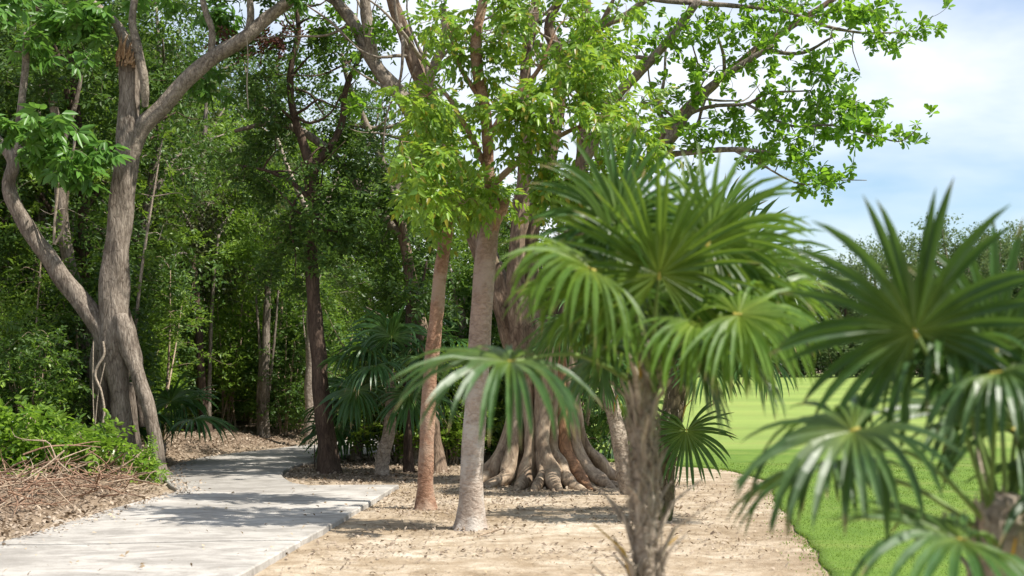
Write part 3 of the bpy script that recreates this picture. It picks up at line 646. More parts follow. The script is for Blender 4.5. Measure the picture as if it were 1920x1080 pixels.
bl = [(845, 265, 13.6, 75, 70, .5, 18), (930, 215, 13.4, 70, 60, .4, 12), (980, 280, 13.5, 80, 60, .5, 12), (1060, 225, 13.6, 90, 60, .5, 20), (1150, 200, 13.8, 80, 70, .5, 20), (1195, 280, 13.9, 50, 50, .4, 10), (1000, 345, 13.6, 90, 40, .5, 14), (870, 370, 13.7, 70, 30, .45, 16), (1090, 320, 13.7, 70, 40, .4, 10),
      (755, 190, 14.0, 75, 26, .4, 16), (850, 90, 14.1, 70, 50, .5, 10), (960, 130, 14, 80, 50, .5, 12), (1060, 120, 14.1, 70, 50, .5, 10), (940, 20, 14.2, 110, 40, .5, 12), (1150, 100, 14.2, 60, 40, .5, 10), (1040, 40, 14.2, 70, 40, .4, 8)]
T.foliage(blob_targets(T.rg, bl), 2, .010, .6, .15, .12)
part('twigs', T.twigs, M['bark_red'], gt, kind='stuff')
crown_parts(T, gt, 'pinnate', M['leaf_gumbo'], .8, 290, 'leaf_spray')

base = P(797, 953, 16.1); base[2] = gz1(base[0], base[1])
gs = thing('gumbo_limbo_tree', base, 'slim leaning orange-barked tree between path and stout trunk', 'tree')
T = Tree(43); g = Geo()
T.limb(g, PX([(797, 957), (797, 920), (800, 840), (804, 740), (815, 620), (829, 490), (843, 395)], 16.1), [.10, .088, .085, .082, .08, .076, .068], 20, .04, .08, flare=.35)
part('trunk', g, M['bark_red'], gs)
for pts in ([(842, 405), (850, 350), (845, 300), (830, 250)], [(843, 400), (870, 370), (900, 350)], [(842, 402), (815, 380), (800, 372)]):
    g = Geo(); T.limb(g, PX(pts, 16.1), np.linspace(.035, .012, len(pts)), 8, .06, .1); part('limb', g, M['bark_red'], gs)
T.skel_from(3.3)
T.foliage(blob_targets(T.rg, [(850, 365, 15.9, 55, 30, .4, 24), (840, 320, 15.9, 50, 40, .4, 18), (905, 360, 15.8, 40, 30, .3, 14), (815, 230, 16, 70, 60, .4, 16)]), 2, .010, .6, .15, .1)
part('twigs', T.twigs, M['bark_red'], gs, kind='stuff')
crown_parts(T, gs, 'pinnate', M['leaf_gumbo'], .9, 100, 'leaf_spray')

# ------------------------------------------------------------------ mid-distance trees that show their own trunks
def tree_by_hand(name, label, basepx, Yb, trunk, limbs, blobs, bark, leaf, kind='twig', scale=1.0, seed=1, per=3, n_parts=0, group=None, bark2=None, flare=.25, zmin=2.2, droop=.1, rid=3, wild=0):
    b = P(basepx[0], basepx[1], Yb); b[2] = gz1(b[0], b[1])
    t = thing(name, b, label, 'tree', group); T = Tree(seed)
    pts, r = trunk; p = PX(pts, Yb); p[0][2] = b[2] - .05
    g = Geo(); T.limb(g, p, r, 14, .09, .12, flare=flare, ridges=rid, ridge_amp=.08); part('trunk', g, bark, t)
    for pts, r in limbs:
        g = Geo(); T.limb(g, PX(pts, Yb), r, 9, .1, .14); part('limb', g, bark2 or bark, t)
    if wild: wild_limbs(T, t, wild, bark2 or bark, 3.2, (.7, 1.8), (.014, .03))
    T.skel_from(zmin)
    if blobs:
        T.foliage(blob_targets(T.rg, blobs), per, .013, .6, droop); part('twigs', T.twigs, bark2 or bark, t, kind='stuff')
        crown_parts(T, t, kind, leaf, scale, n_parts)
    return t
tree_by_hand('dark_trunk_tree', 'dark-trunked tree standing where the path bends away', (616, 888), 21.6,
    ([(616, 890), (613, 830), (604, 760), (597, 660), (588, 560), (584, 460), (590, 380), (586, 305)], [.165, .145, .13, .12, .105, .09, .085, .08]),
    [([(586, 315), (565, 260), (548, 200), (545, 130), (560, 60), (550, -20)], [.085, .07, .055, .05, .04, .03]), ([(586, 310), (612, 285), (640, 235), (650, 160), (690, 80)], [.075, .06, .05, .04, .03]), ([(590, 380), (545, 340), (500, 320), (450, 310)], [.045, .035, .025, .015])],
    [(560, 170, 21.8, 130, 90, 1.4, 46), (480, 120, 22, 110, 80, 1.2, 34), (650, 130, 21.8, 100, 80, 1.2, 20), (450, 300, 22, 110, 60, 1, 40), (590, 430, 22.3, 120, 70, .9, 40), (520, 30, 22, 140, 50, 1.4, 24), (680, 470, 23, 80, 80, .8, 36), (520, 520, 22.8, 70, 50, .8, 20), (595, 430, 21.1, 70, 70, .3, 24), (570, 330, 21.2, 60, 50, .3, 16)],
    M['bark_dark'], M['leaf_dark'], 'twig', 1.1, 51, bark2=M['bark_dark'], wild=22)
mt = [o for o in C.objects if o.name.startswith('dark_trunk_tree')][0]; T = Tree(62); T.sk = [P(545, 130, 21.4), P(560, 60, 21.4)]; T.sr = [.05, .04]
T.foliage(blob_targets(T.rg, [(525, 75, 21.3, 55, 40, .4, 16), (470, 85, 21.3, 25, 25, .3, 6)]), 2, .01); g = Geo(); put_sprays(g, 'twig', np.array(T.pos), np.array(T.dir), np.full(len(T.pos), 1.0), T.rg)
part('withered_leaves', g, M['leaf_maroon'], mt, kind='stuff', smooth=False); part('twigs', T.twigs, M['bark_dark'], mt, kind='stuff')
tree_by_hand('forked_tree', 'grey flare-footed tree forking high up, half hidden behind the slim orange trunk', (818, 884), 22,
    ([(820, 886), (813, 830), (805, 740), (790, 620), (765, 490), (742, 370)], [.18, .125, .11, .10, .09, .085]),
    [([(744, 385), (715, 300), (690, 240), (655, 160), (640, 100)], [.08, .065, .055, .04, .03]), ([(742, 380), (752, 290), (768, 220), (790, 150), (800, 60)], [.09, .075, .06, .05, .03]), ([(745, 400), (765, 330), (775, 290), (800, 270)], [.06, .05, .045, .03]),
     ([(752, 440), (705, 388), (655, 325), (600, 268), (545, 238), (500, 232), (440, 246)], [.08, .075, .07, .062, .055, .04, .03]), ([(545, 238), (480, 190), (450, 155)], [.03, .022, .012]), ([(660, 235), (720, 240), (760, 228)], [.03, .03, .03])],
    [(640, 330, 22, 110, 60, 1, 28), (700, 430, 21.6, 110, 70, .7, 44), (760, 120, 22.4, 100, 90, 1.2, 18), (790, 560, 21.4, 60, 60, .4, 24), (640, 220, 22.4, 90, 70, 1, 30), (790, 480, 22.8, 90, 80, .8, 36), (500, 260, 21.8, 90, 50, .7, 24), (720, 560, 23.2, 110, 60, .8, 40)],
    M['bark_stem'], M['leaf_dark'], 'twig', 1.1, 53, bark2=M['bark_limb'], wild=26)
tree_by_hand('pale_trunk_tree', 'straight pale-trunked tree behind the dark trunk at the bend', (583, 838), 28.8,
    ([(583, 838), (582, 760), (584, 640), (586, 520), (590, 380)], [.13, .115, .11, .10, .08]), [([(588, 450), (620, 360), (650, 280)], [.06, .05, .03]), ([(588, 420), (550, 340), (520, 260)], [.06, .05, .03])],
    [(600, 330, 28.8, 160, 100, 1.8, 60), (520, 250, 29, 120, 90, 1.5, 40)], M['bark_pale'], M['leaf_mid'], 'twig', 1.15, 55)
tree_by_hand('twin_trunk_tree', 'dark split-trunked tree beyond the path left of the bend', (385, 832), 29,
    ([(386, 834), (382, 760), (374, 680), (370, 600), (360, 480)], [.12, .10, .095, .09, .06]), [([(390, 830), (392, 740), (394, 660), (398, 560), (410, 440)], [.07, .045, .04, .035, .025])],
    [(390, 480, 29, 110, 90, 1.4, 50), (380, 360, 29.3, 120, 80, 1.4, 40)], M['bark_dark'], M['leaf_mid'], 'twig', 1.1, 56, bark2=M['bark_grey'], zmin=2.8)
tree_by_hand('leaning_stem_tree', 'cluster-stemmed brownish tree beyond the path in the wood', (493, 830), 29.5,
    ([(493, 832), (494, 760), (497, 690), (500, 600), (505, 480)], [.14, .10, .095, .08, .05]), [([(488, 828), (484, 750), (488, 670), (480, 560)], [.05, .04, .035, .025]), ([(497, 800), (508, 700), (516, 620), (522, 540)], [.035, .03, .025, .02])],
    [(500, 500, 29.5, 100, 80, 1.3, 44), (500, 400, 29.6, 120, 70, 1.4, 40)], M['bark_grey'], M['leaf_mid'], 'small', 1.2, 57, zmin=3)
tree_by_hand('leaning_tree', 'brown trunk leaning behind the left limb of the grey tree', (190, 850), 22.6,
    ([(200, 850), (175, 700), (150, 560), (125, 470), (112, 350), (105, 240), (90, 100)], [.14, .12, .11, .10, .09, .08, .05]), [([(108, 300), (140, 200), (160, 100)], [.05, .04, .02])],
    [(100, 120, 22.6, 110, 90, 1.3, 46), (40, 420, 22.6, 80, 80, 1, 30)], M['bark_grey'], M['leaf_dark'], 'twig', 1.1, 58)
tree_by_hand('straight_tree', 'slender straight brown trunk at the far left behind leaves', (78, 850), 24.4,
    ([(78, 850), (76, 600), (78, 350), (74, 150), (72, -40)], [.13, .12, .11, .10, .085]), [([(76, 260), (40, 180), (0, 120)], [.05, .04, .03])],
    [(60, 60, 24.4, 140, 80, 1.4, 50), (30, 560, 24, 90, 80, 1, 40)], M['bark_limb'], M['leaf_dark'], 'twig', 1.1, 59)
tree_by_hand('thin_dark_tree', 'thin straight dark trunk right of the shaded palm', (766, 886), 21.8,
    ([(766, 888), (764, 820), (762, 740), (765, 620), (768, 540)], [.09, .065, .06, .055, .04]), [([(766, 600), (790, 540), (800, 490)], [.03, .022, .014])],
    [(780, 520, 22.2, 70, 60, .6, 26), (770, 600, 22.6, 60, 40, .5, 14)], M['bark_dark'], M['leaf_dark'], 'twig', 1.0, 60)
tree_by_hand('pale_slim_tree', 'pale slim trunk in the gap behind the stout pinkish trunk', (858, 862), 24.8,
    ([(856, 863), (859, 820), (864, 750), (868, 660), (866, 560)], [.12, .095, .085, .08, .06]), [([(866, 600), (850, 540), (840, 480)], [.04, .03, .02])],
    [(860, 520, 25.2, 90, 70, .9, 36), (850, 620, 25.6, 80, 50, .8, 20)], M['bark_pale'], M['leaf_dark'], 'twig', 1.1, 61)

# ------------------------------------------------------------------ fan palms
G = np.array([0, 0, -1.])
def frond_geo(hub, u, n, Ls, rg, nseg=34, spread=5.6, droop=.9, cup=.12, sj=.33, wide=1.0):
    u = unit(u); n = unit(n - u * np.dot(n, u)); wv = np.cross(n, u); da = spread / nseg
    st = np.array([.02, .12, .22, .33, .46, .60, .74, .88, 1.0]); m = len(st)
    Pm = np.empty((nseg, m, 3)); Pl = np.empty((nseg, m, 3)); Pr = np.empty((nseg, m, 3)); 
    for i in range(nseg):
        a = -spread / 2 + (i + .5) * da
        a += rg.normal(0, .034); d = unit(math.cos(a) * u + math.sin(a) * wv + (cup + rg.normal(0, .05)) * n); Li = Ls * (.76 + .24 * math.cos(a * .55)) * rg.uniform(.93, 1.05)
        dk = droop * rg.uniform(.45, 1.7) * (2.6 if rg.uniform() < .07 else 1); p = hub + d * Li * st[0]; r_prev = st[0]
        for k in range(m):
            if k:
                ds = st[k] - r_prev
                if st[k] > sj * .75: d = unit(d + G * dk * ds * (1.0 + 1.8 * (st[k] - sj)))
                else: d = unit(d + G * dk * ds * .18)
                p = p + d * Li * ds; r_prev = st[k]
            ni = unit(n - d * np.dot(n, d)) if abs(np.dot(n, d)) < .97 else unit(u - d * np.dot(u, d)); sd = np.cross(ni, d)
            if st[k] <= sj: hw = Li * st[k] * math.tan(da / 2) * 1.02
            else:
                q = (st[k] - sj) / (1 - sj); hw = Li * sj * math.tan(da / 2) * wide * max((1.0 + 1.1 * q) * (1 - q ** 1.7), .0)
            fo = (.55 if st[k] <= sj else .38) * hw
            Pm[i, k] = p - ni * fo; Pl[i, k] = p - sd * hw + ni * fo; Pr[i, k] = p + sd * hw + ni * fo
    V = []; idx = {}; F = []
    def vid(key, co):
        if key not in idx: idx[key] = len(V); V.append(co)
        return idx[key]
    jn = int((st <= sj).sum())
    for i in range(nseg):
        I = []
        for k in range(m):
            c_ = vid(('m', i, k), Pm[i, k])
            if k < jn:
                l = vid(('e', i, k), Pl[i, k] if i == 0 else .5 * (Pl[i, k] + Pr[i - 1, k]))
                r = vid(('e', i + 1, k), Pr[i, k] if i == nseg - 1 else .5 * (Pr[i, k] + Pl[i + 1, k]))
            elif k == m - 1: l = r = c_
            else: l = vid(('l', i, k), Pl[i, k]); r = vid(('r', i, k), Pr[i, k])
            I.append((l, c_, r))
        for k in range(m - 1):
            (l0, c0, r0), (l1, c1, r1) = I[k], I[k + 1]
            F.append((l0, c0, c1, l1)); F.append((c0, r0, r1, c1))
    g = Geo()
    f4 = [f for f in F if len(set(f)) == 4]; f3 = []
    for f in F:
        if len(set(f)) == 3:
            s_ = []
            for x in f:
                if x not in s_: s_.append(x)
            f3.append(s_)
    g.add(np.array(V), f4, f3); g.rad = np.array([st[k[2]] for k in idx], np.float32); sv = rg.uniform(0, 1, nseg + 1); g.seg = np.array([sv[k[1]] for k in idx], np.float32); return g

def palm(label, base, crown, trunk_pts, trunk_r, hand, rand_n, Ls, pet, seed, mat, tmat, droop=.9, nseg=34, boots=18, rand_el=(-.25, 1.2), avoid=None, group='fan palms', lime=.0, dead=0, wide=1.0):
    """hand: list of (hub, u, n, L, droop[, material]); rand_n more fronds all round"""
    rg = np.random.default_rng(seed); t = thing('fan_palm', base, label, 'palm', group)
    g = Geo(); p, r = tube(g, trunk_pts, trunk_r, 18, .035, .12, seed, ridges=7, ridge_amp=.06); part('trunk', g, tmat, t)
    crown = np.asarray(crown, float)
    fr = [h for h in hand]
    az0 = rg.uniform(0, 6.28)
    for k in range(rand_n):
        az = az0 + k * 2.39996 + rg.uniform(-.2, .2); el = rand_el[0] + (rand_el[1] - rand_el[0]) * ((k + .5) / rand_n) + rg.uniform(-.1, .1)
        if avoid is not None and avoid(az, el): continue
        d = np.array([math.cos(az) * math.cos(el), math.sin(az) * math.cos(el), math.sin(el)])
        hub = crown + d * pet * rg.uniform(.85, 1.15) + np.array([0, 0, -.05])
        u = unit(d + np.array([0, 0, -.25 - .25 * math.cos(el)])); n = unit(np.array([-d[0] * .55, -d[1] * .55, 1.0]) + rg.normal(0, .12, 3))
        fr.append((hub, u, n, Ls * rg.uniform(.88, 1.1), droop * rg.uniform(.7, 1.4)) + ((M['palm_lit'],) if rg.uniform() < lime else ()))  # some fronds take the leaf colour with backlight painted in
    for h in fr:
        hub, u, n, l, dr = h[:5]; m_ = h[5] if len(h) > 5 else mat
        fg = frond_geo(np.asarray(hub, float), np.asarray(u, float), np.asarray(n, float), l, rg, nseg, 5.3, dr, wide=wide)
        fo = part('frond', fg, m_, t, smooth=False); fo.data.attributes.new('rad', 'FLOAT', 'POINT').data.foreach_set('value', fg.rad); fo.data.attributes.new('seg', 'FLOAT', 'POINT').data.foreach_set('value', fg.seg)
        hub = np.asarray(hub, float); start = crown + np.array([rg.normal(0, .02), rg.normal(0, .02), -.12 - .1 * rg.uniform()])
        mid = .5 * (start + hub) + np.array([0, 0, .10 * np.linalg.norm(hub - start)]) 
        g = Geo(); tube(g, [start, mid, hub], [.013, .008, .006], 6, .06); part('petiole', g, M['petiole'], fo, t)
        g = Geo(); tube(g, [hub - unit(u) * .02, hub + unit(u) * .012 + unit(n) * .004], [.008, .003], 6, .02); part('hastula', g, M['hastula'], fo, t)
    for k in range(boots):                                  # old leaf bases left on the stem
        j = int(rg.integers(len(p) // 8, len(p) - 2)); az = rg.uniform(0, 6.28); o = np.array([math.cos(az), math.sin(az), 0])
        b = p[j] + o * r[j] * .9; ln = rg.uniform(.10, .28); sp = rg.uniform(.2, 1.0) ** 1.5; s_ = np.cross(o, [0, 0, 1.]); hw = rg.uniform(.010, .018)
        e1 = b + o * ln * sp * .35 + np.array([0, 0, ln * .6]); e2 = b + o * ln * sp + np.array([0, 0, ln]) + s_ * rg.normal(0, .02)
        vv = []
        for c_, w_, th in ((b, 1.0, .007), (e1, .75, .006), (e2, .25, .003)):
            vv += [c_ - s_ * hw * w_ - o * th, c_ + s_ * hw * w_ - o * th, c_ + s_ * hw * w_ + o * th, c_ - s_ * hw * w_ + o * th]
        ff = [(i_ + 4 * q_, (i_ + 1) % 4 + 4 * q_, (i_ + 1) % 4 + 4 * q_ + 4, i_ + 4 * q_ + 4) for q_ in range(2) for i_ in range(4)] + [(8, 9, 10, 11)]
        g = Geo(); g.add(vv, ff); part('leaf_base', g, M['yellow'] if (k % 23 == 4) else M['boot'], t, smooth=False)
    g = Geo()                                               # loose fibre net round the stem
    for k in range(boots * 9):
        j = int(rg.integers(1, len(p) - 1)); az = rg.uniform(0, 6.28); o = np.array([math.cos(az), math.sin(az), 0]); s_ = np.cross(o, [0, 0, 1.])
        b = p[j] + o * r[j] * 1.0; ln = rg.uniform(.04, .12); e = b + s_ * ln * rg.uniform(-.7, .7) + o * rg.uniform(.005, .03) + np.array([0, 0, ln * rg.choice([-1, 1])])
        tube(g, [b, .5 * (b + e) + o * .012, e], [.0035, .003, .0015], 4, None, cap=False)
    part('fibre', g, M['boot'], t, kind='stuff'); return t
def trunk_line(pts, Y): return PX(pts, Y)

# near palm in the middle right
Y0 = 6.0; b = P(1212, 1401, Y0); b[2] = gz1(b[0], b[1])
cr_ = P(1222, 640, Y0)
H = lambda px, py, Y, u, n, l, d=.9, m=None: (P(px, py, Y), u, n, l, d) + ((m,) if m else ())
palm('near fan palm with shaggy fibrous trunk standing right of the sandy strip', b, cr_,
     [b - np.array([0, 0, .05]), P(1212, 1200, Y0), P(1213, 1040, Y0), P(1207, 900, Y0), P(1204, 800, Y0), P(1214, 700, Y0), P(1220, 640, Y0)], [.07, .06, .048, .05, .047, .04, .036],
     [H(1236, 515, 5.75, (0, -.05, 1), (0, -1, -.12), .47, .30, M['palm_lit']),
      H(1108, 505, 5.7, (-.8, -.3, .35), (-.3, -.5, .9), .46, 1.7, M['palm_lit']),
      H(957, 678, 5.5, (-.85, -.45, -.05), (-.1, -.35, 1), .53, 1.15),
      H(1372, 512, 5.9, (.75, .1, .65), (-.35, -.75, .6), .46, .7, M['palm_lit']),
      H(1385, 590, 5.6, (.9, -.2, -.05), (.1, -.6, .8), .45, 1.2, M['palm_lit']),
      H(1180, 470, 6.2, (-.45, .3, .85), (.1, -.7, .5), .46, .7, M['palm_lit']),
      H(1300, 470, 6.3, (.35, .3, .9), (-.1, -.7, .5), .46, .6, M['palm_lit']),
      H(1360, 640, 6.3, (.8, .3, -.5), (.5, -.2, .8), .46, 1.3),
      H(1110, 590, 6.4, (-.7, .5, -.2), (-.4, .2, .9), .44, 1.2),
      H(1150, 545, 5.9, (-.75, .1, .45), (-.3, -.6, .8), .46, 1.0, M['palm_lit']), H(1330, 455, 5.95, (.55, .05, .8), (-.3, -.8, .4), .47, .6, M['palm_lit']), H(1310, 600, 5.75, (.7, -.45, -.35), (.2, -.6, .8), .45, 1.3, M['palm_lit']), H(1420, 560, 6.1, (.9, .1, .25), (-.1, -.5, .9), .46, 1.1, M['palm_lit']),
      H(1160, 420, 6.1, (-.3, .1, 1), (.1, -.9, .3), .45, .5), H(1140, 650, 6.15, (-.6, .2, -.6), (-.5, -.3, .8), .42, 1.2), H(1290, 650, 6.2, (.5, .2, -.7), (.5, -.3, .7), .42, 1.2),
      H(1215, 560, 6.45, (0, .7, .7), (0, -.7, .7), .45, .8),
      H(1265, 580, 6.4, (.5, .6, .4), (-.2, -.5, .8), .45, .9, M['palm_lit'])],
     7, .46, .42, 71, M['palm'], M['palm_trunk'], rand_el=(.1, 1.3), avoid=lambda az, el: math.sin(az) < -.2, lime=.6, boots=60, nseg=38, group='fan palms on the sand')

# nearer palm at the right edge
Y1 = 4.6; b = P(1895, 690 + FPX * CAM_H / Y1, Y1); b[2] = gz1(b[0], b[1]); cr_ = P(1885, 930, Y1)
palm('nearest fan palm with dark brown trunk at the right edge over the grass', b, cr_,
     [b - np.array([0, 0, .05]), P(1895, 1300, Y1), P(1890, 1120, Y1), P(1885, 1000, Y1), P(1885, 930, Y1)], [.12, .115, .10, .09, .06],
     [H(1716, 622, 4.45, (-.4, .05, .9), (-.12, -1, -.22), .48, .45),
      H(1868, 655, 4.5, (.12, .15, 1), (-.15, -.95, -.1), .42, .5),
      H(1600, 808, 4.3, (-.85, -.25, -.25), (-.25, -.4, .9), .46, 1.15),
      H(1800, 1012, 4.2, (-.85, -.3, .1), (.0, -.35, 1), .42, .85),
      H(1770, 650, 4.6, (.15, -.45, .1), (.05, -.35, 1), .42, 2.2),
      H(1870, 700, 4.35, (.5, -.5, .1), (.2, -.5, .9), .40, 2.0),
      H(1905, 800, 4.7, (.5, .3, .5), (-.3, -.6, .7), .42, 1.2), H(1960, 700, 4.9, (.6, .4, .6), (-.2, -.6, .7), .45, .9), H(1990, 900, 4.5, (.9, -.2, .1), (.1, -.4, .9), .45, 1.1)],
     5, .45, .5, 73, M['palm'], M['palm_trunk'], rand_el=(.2, 1.2), avoid=lambda az, el: math.sin(az) < -.1, lime=.3, boots=40, nseg=28, group='fan palms on the sand')

# the palm behind the near one
b = P(1233, 974, 15); b[2] = gz1(b[0], b[1]); cr_ = P(1330, 600, 15)
palm('mossy-trunked fan palm behind the near palm with one hanging frond', b, cr_,
     [b - np.array([0, 0, .05]), P(1240, 920, 15), P(1250, 850, 15), P(1268, 740, 15), P(1290, 660, 15), P(1325, 600, 15)], [.15, .13, .125, .12, .10, .06],
     [H(1287, 808, 14.7, (.02, -.1, -1), (0, -1, .1), .62, .6), H(1390, 470, 14.9, (.5, 0, .85), (-.3, -.8, .5), .68, .7), H(1460, 520, 14.7, (.85, -.1, .4), (-.1, -.6, .8), .68, 1.1), H(1450, 600, 14.6, (.9, -.3, -.1), (.1, -.5, .9), .68, 1.3), H(1420, 660, 14.5, (.7, -.4, -.5), (.3, -.7, .7), .62, 1.2),
      H(1350, 440, 15.1, (.1, .1, 1), (0, -.9, .4), .66, .6), H(1330, 680, 14.5, (.2, -.6, -.7), (0, -.9, .4), .55, 1)],
     7, .66, .62, 75, M['palm'], M['bark_moss'], boots=14, nseg=40, droop=1.2, lime=.4, group='fan palms on the sand')
b = P(1182, 927, 18); b[2] = gz1(b[0], b[1]); cr_ = P(1120, 640, 18)
palm('fan palm with drooping fronds just right of the fig roots', b, cr_,
     [b - np.array([0, 0, .05]), P(1170, 880, 18), P(1156, 800, 18), P(1135, 710, 18), P(1120, 640, 18)], [.12, .10, .095, .09, .05],
     [H(1075, 610, 17.6, (-.7, -.4, .0), (-.1, -.6, .9), .62, 1.5), H(1130, 700, 17.7, (.1, -.5, -.8), (.1, -.9, .3), .6, 1.0), H(1165, 760, 18.2, (.4, .1, -.9), (.3, -.8, .2), .6, .8)],
     8, .62, .5, 77, M['palm'], M['palm_trunk'], boots=10, nseg=38, droop=1.4, group='fan palms on the sand')
# shaded palms on the island and behind
def shade_palm(label, bx, by, cx, cy, n, Ls, pet, seed, r=.11, el=(-.7, 1.2), hand=None, mat=None):
    Yb = FPX * CAM_H / (by - HOR); b = P(bx, by, Yb); b[2] = gz1(b[0], b[1]); c_ = P(cx, cy, Yb); m1 = b * .55 + c_ * .45 + np.array([.05, 0, 0])
    palm(label, b, c_, [b - np.array([0, 0, .05]), b * .8 + c_ * .2, m1, c_], [r * 1.15, r, r * .9, r * .6], hand or [], n, Ls, pet, seed, mat or M['palm_shade'], M['palm_trunk'], 1.0, 30, 10, el, group='shaded fan palms')
    return
shade_palm('leaning shaded fan palm on the leaf-strewn island by the bend', 715, 891, 735, 700, 15, .72, .62, 81, .10)
shade_palm('fan palm with a crown of dark fronds between slim orange and dark trunks', 780, 868, 778, 660, 13, .72, .6, 83, .09)
shade_palm('low fan palm in shade left of the stout pinkish trunk base', 846, 858, 850, 760, 12, .75, .55, 85, .09)
shade_palm('low fan palm in shade between stout trunk and fig roots', 925, 852, 930, 770, 11, .75, .55, 87, .09)
shade_palm('stemless blue-green fan palm beside the grey tree foot', 298, 872, 300, 815, 7, .8, .62, 89, .06, (.1, 1.3))
shade_palm('small fan palm at the wood edge left of the shaded leaning palm', 668, 862, 672, 770, 11, .7, .55, 91, .09)
shade_palm('small fan palm by the lawn behind the fig', 1172, 858, 1160, 790, 11, .66, .5, 93, .08)

# ------------------------------------------------------------------ the wood behind: tree and shrub kinds, each copied as individuals
def copy_tree(src, loc, rz, sc, label=None, group=None):
    r = src.copy(); C.objects.link(r); r.location = loc; r.rotation_euler = (0, 0, rz); r.scale = (sc, sc, sc)
    if label: r['label'] = label
    if group: r['group'] = group
    for ch in list(src.children):
        c_ = ch.copy(); C.objects.link(c_); c_.parent = r
    return r
def proto_tree(name, label, seed, H, crown_lo, rad, bark, leaf, kind, n, scale, per=3, group=None, tr=.11, bare=False):
    t = thing(name, (0, 0, 0), label, 'tree', group); T = Tree(seed); rg = T.rg
    g = Geo(); k = rg.normal(0, .12, 2); top = np.array([rg.normal(0, .4), rg.normal(0, .4), H * .86])
    mid = np.array([k[0], k[1], H * .4])
    T.limb(g, [(0, 0, -.2), (k[0] * .3, k[1] * .3, H * .15), mid, .5 * (mid + top) + rg.normal(0, .12, 3), top], [tr * 1.3, tr, tr * .85, tr * .6, tr * .2], 9, .3, .1, flare=.3)
    part('trunk', g, bark, t); g = Geo()
    for q in range(6):
        az = q * 2.4 + rg.uniform(-.4, .4); z0 = H * rg.uniform(.3, .65); b0 = mid * (z0 / (H * .4)) if z0 < H * .4 else mid + (top - mid) * ((z0 - H * .4) / (H * .46)); b0 = np.array([b0[0], b0[1], z0])
        e = b0 + np.array([math.cos(az) * rad * .8, math.sin(az) * rad * .8, H * rg.uniform(.08, .28)])
        g = Geo(); T.limb(g, [b0, .5 * (b0 + e) + np.array([0, 0, .25]) + rg.normal(0, .1, 3), e], [tr * .5, tr * .32, tr * .12], 6, .3, .12); part('limb', g, bark, t)
    T.skel_from(H * crown_lo * .8)
    tg = []
    for q in range(max(8, n // 14)):                       # clumps within the crown
        az = rg.uniform(0, 6.28); rr = rad * math.sqrt(rg.uniform(0, 1)) * .85; z = H * rg.uniform(crown_lo, .93); f = 1 - .45 * abs((z / H - .62) / .4)
        c_ = np.array([math.cos(az) * rr * f, math.sin(az) * rr * f, z]); m = 14
        tg.append(c_ + rg.normal(0, 1, (m, 3)) * np.array([.42, .42, .30]) * rad / 2)
    T.foliage(np.concatenate(tg), per, .012, .6, .1, .2)
    part('twigs', T.twigs, bark, t, kind='stuff'); crown_parts(T, t, kind, leaf, scale)
    return t
FG = 'slender trees packed in the wood beyond the path'
SG = 'leafy shrubs under the trees of the wood'
kinds = [proto_tree('forest_tree', 'dark-leaved slender tree packed in the wood beyond the path', 101, 8.2, .28, 2.0, M['bark_dark'], M['leaf_dark'], 'twig', 340, 1.2, group=FG),
         proto_tree('forest_tree', 'mid-green slender tree packed in the wood beyond the path', 102, 8.8, .30, 2.0, M['bark_grey'], M['leaf_mid'], 'twig', 340, 1.2, group=FG),
         proto_tree('forest_tree', 'fine-leaved dark tree packed in the wood beyond the path', 103, 9.2, .25, 2.2, M['bark_limb'], M['leaf_dark'], 'small', 400, 1.3, group=FG),
         proto_tree('forest_tree', 'olive thin-leaved tree packed in the wood beyond the path', 104, 7.6, .30, 1.8, M['bark_grey'], M['leaf_olive'], 'small', 300, 1.25, group=FG)]
def proto_shrub(name, label, seed, H, rad, leaf, kind, n, scale, group=SG, stems=6, per=3, bark=None, parts=0):
    t = thing(name, (0, 0, 0), label, 'shrub', group); T = Tree(seed); rg = T.rg
    for q in range(stems):
        az = q * 2.4 + rg.uniform(-.5, .5); r_ = rad * rg.uniform(.2, .7); g = Geo()
        T.limb(g, [(rg.normal(0, .08), rg.normal(0, .08), -.1), (math.cos(az) * r_ * .5, math.sin(az) * r_ * .5, H * .4), (math.cos(az) * r_, math.sin(az) * r_, H * rg.uniform(.65, .9))], [.022, .016, .007], 5, .2, .1); part('stem', g, bark or M['twig'], t)
    a = rg.normal(0, 1, (n, 3)); a /= np.linalg.norm(a, axis=1)[:, None]; a *= rg.uniform(.1, 1, (n, 1)) ** .45
    T.foliage(a * np.array([rad, rad, H * .5]) + np.array([0, 0, H * .52]), per, .008, .7, .05, .12)
    part('twigs', T.twigs, bark or M['twig'], t, kind='stuff'); crown_parts(T, t, kind, leaf, scale, 0, crown='foliage')
    return t
shrubs = [proto_shrub('shrub', 'dark leafy shrub filling the shade under the wood', 111, 2.6, 1.0, M['leaf_dark'], 'twig', 150, 1.15),
          proto_shrub('shrub', 'light green leafy shrub under the trees of the wood', 112, 2.3, .9, M['leaf_mid'], 'twig', 130, 1.15),
          proto_shrub('shrub', 'fine-leaved airy shrub under the trees of the wood', 113, 3.2, .9, M['leaf_mid'], 'small', 120, 1.25),
          proto_shrub('shrub', 'low bright green shrub on the floor of the wood', 114, 1.1, .7, M['leaf_bush'], 'twig', 60, 1.0)]
rg = np.random.default_rng(77)
def free(x, y, pad): 
    a = np.array([x]); b = np.array([y])
    if inside(a, b, PATH_POLY)[0] or dist_line(a, b, PATH_POLY)[0] < pad: return False
    return not (x > np.interp(y, LAWN_EDGE[:, 1], LAWN_EDGE[:, 0]) - pad)
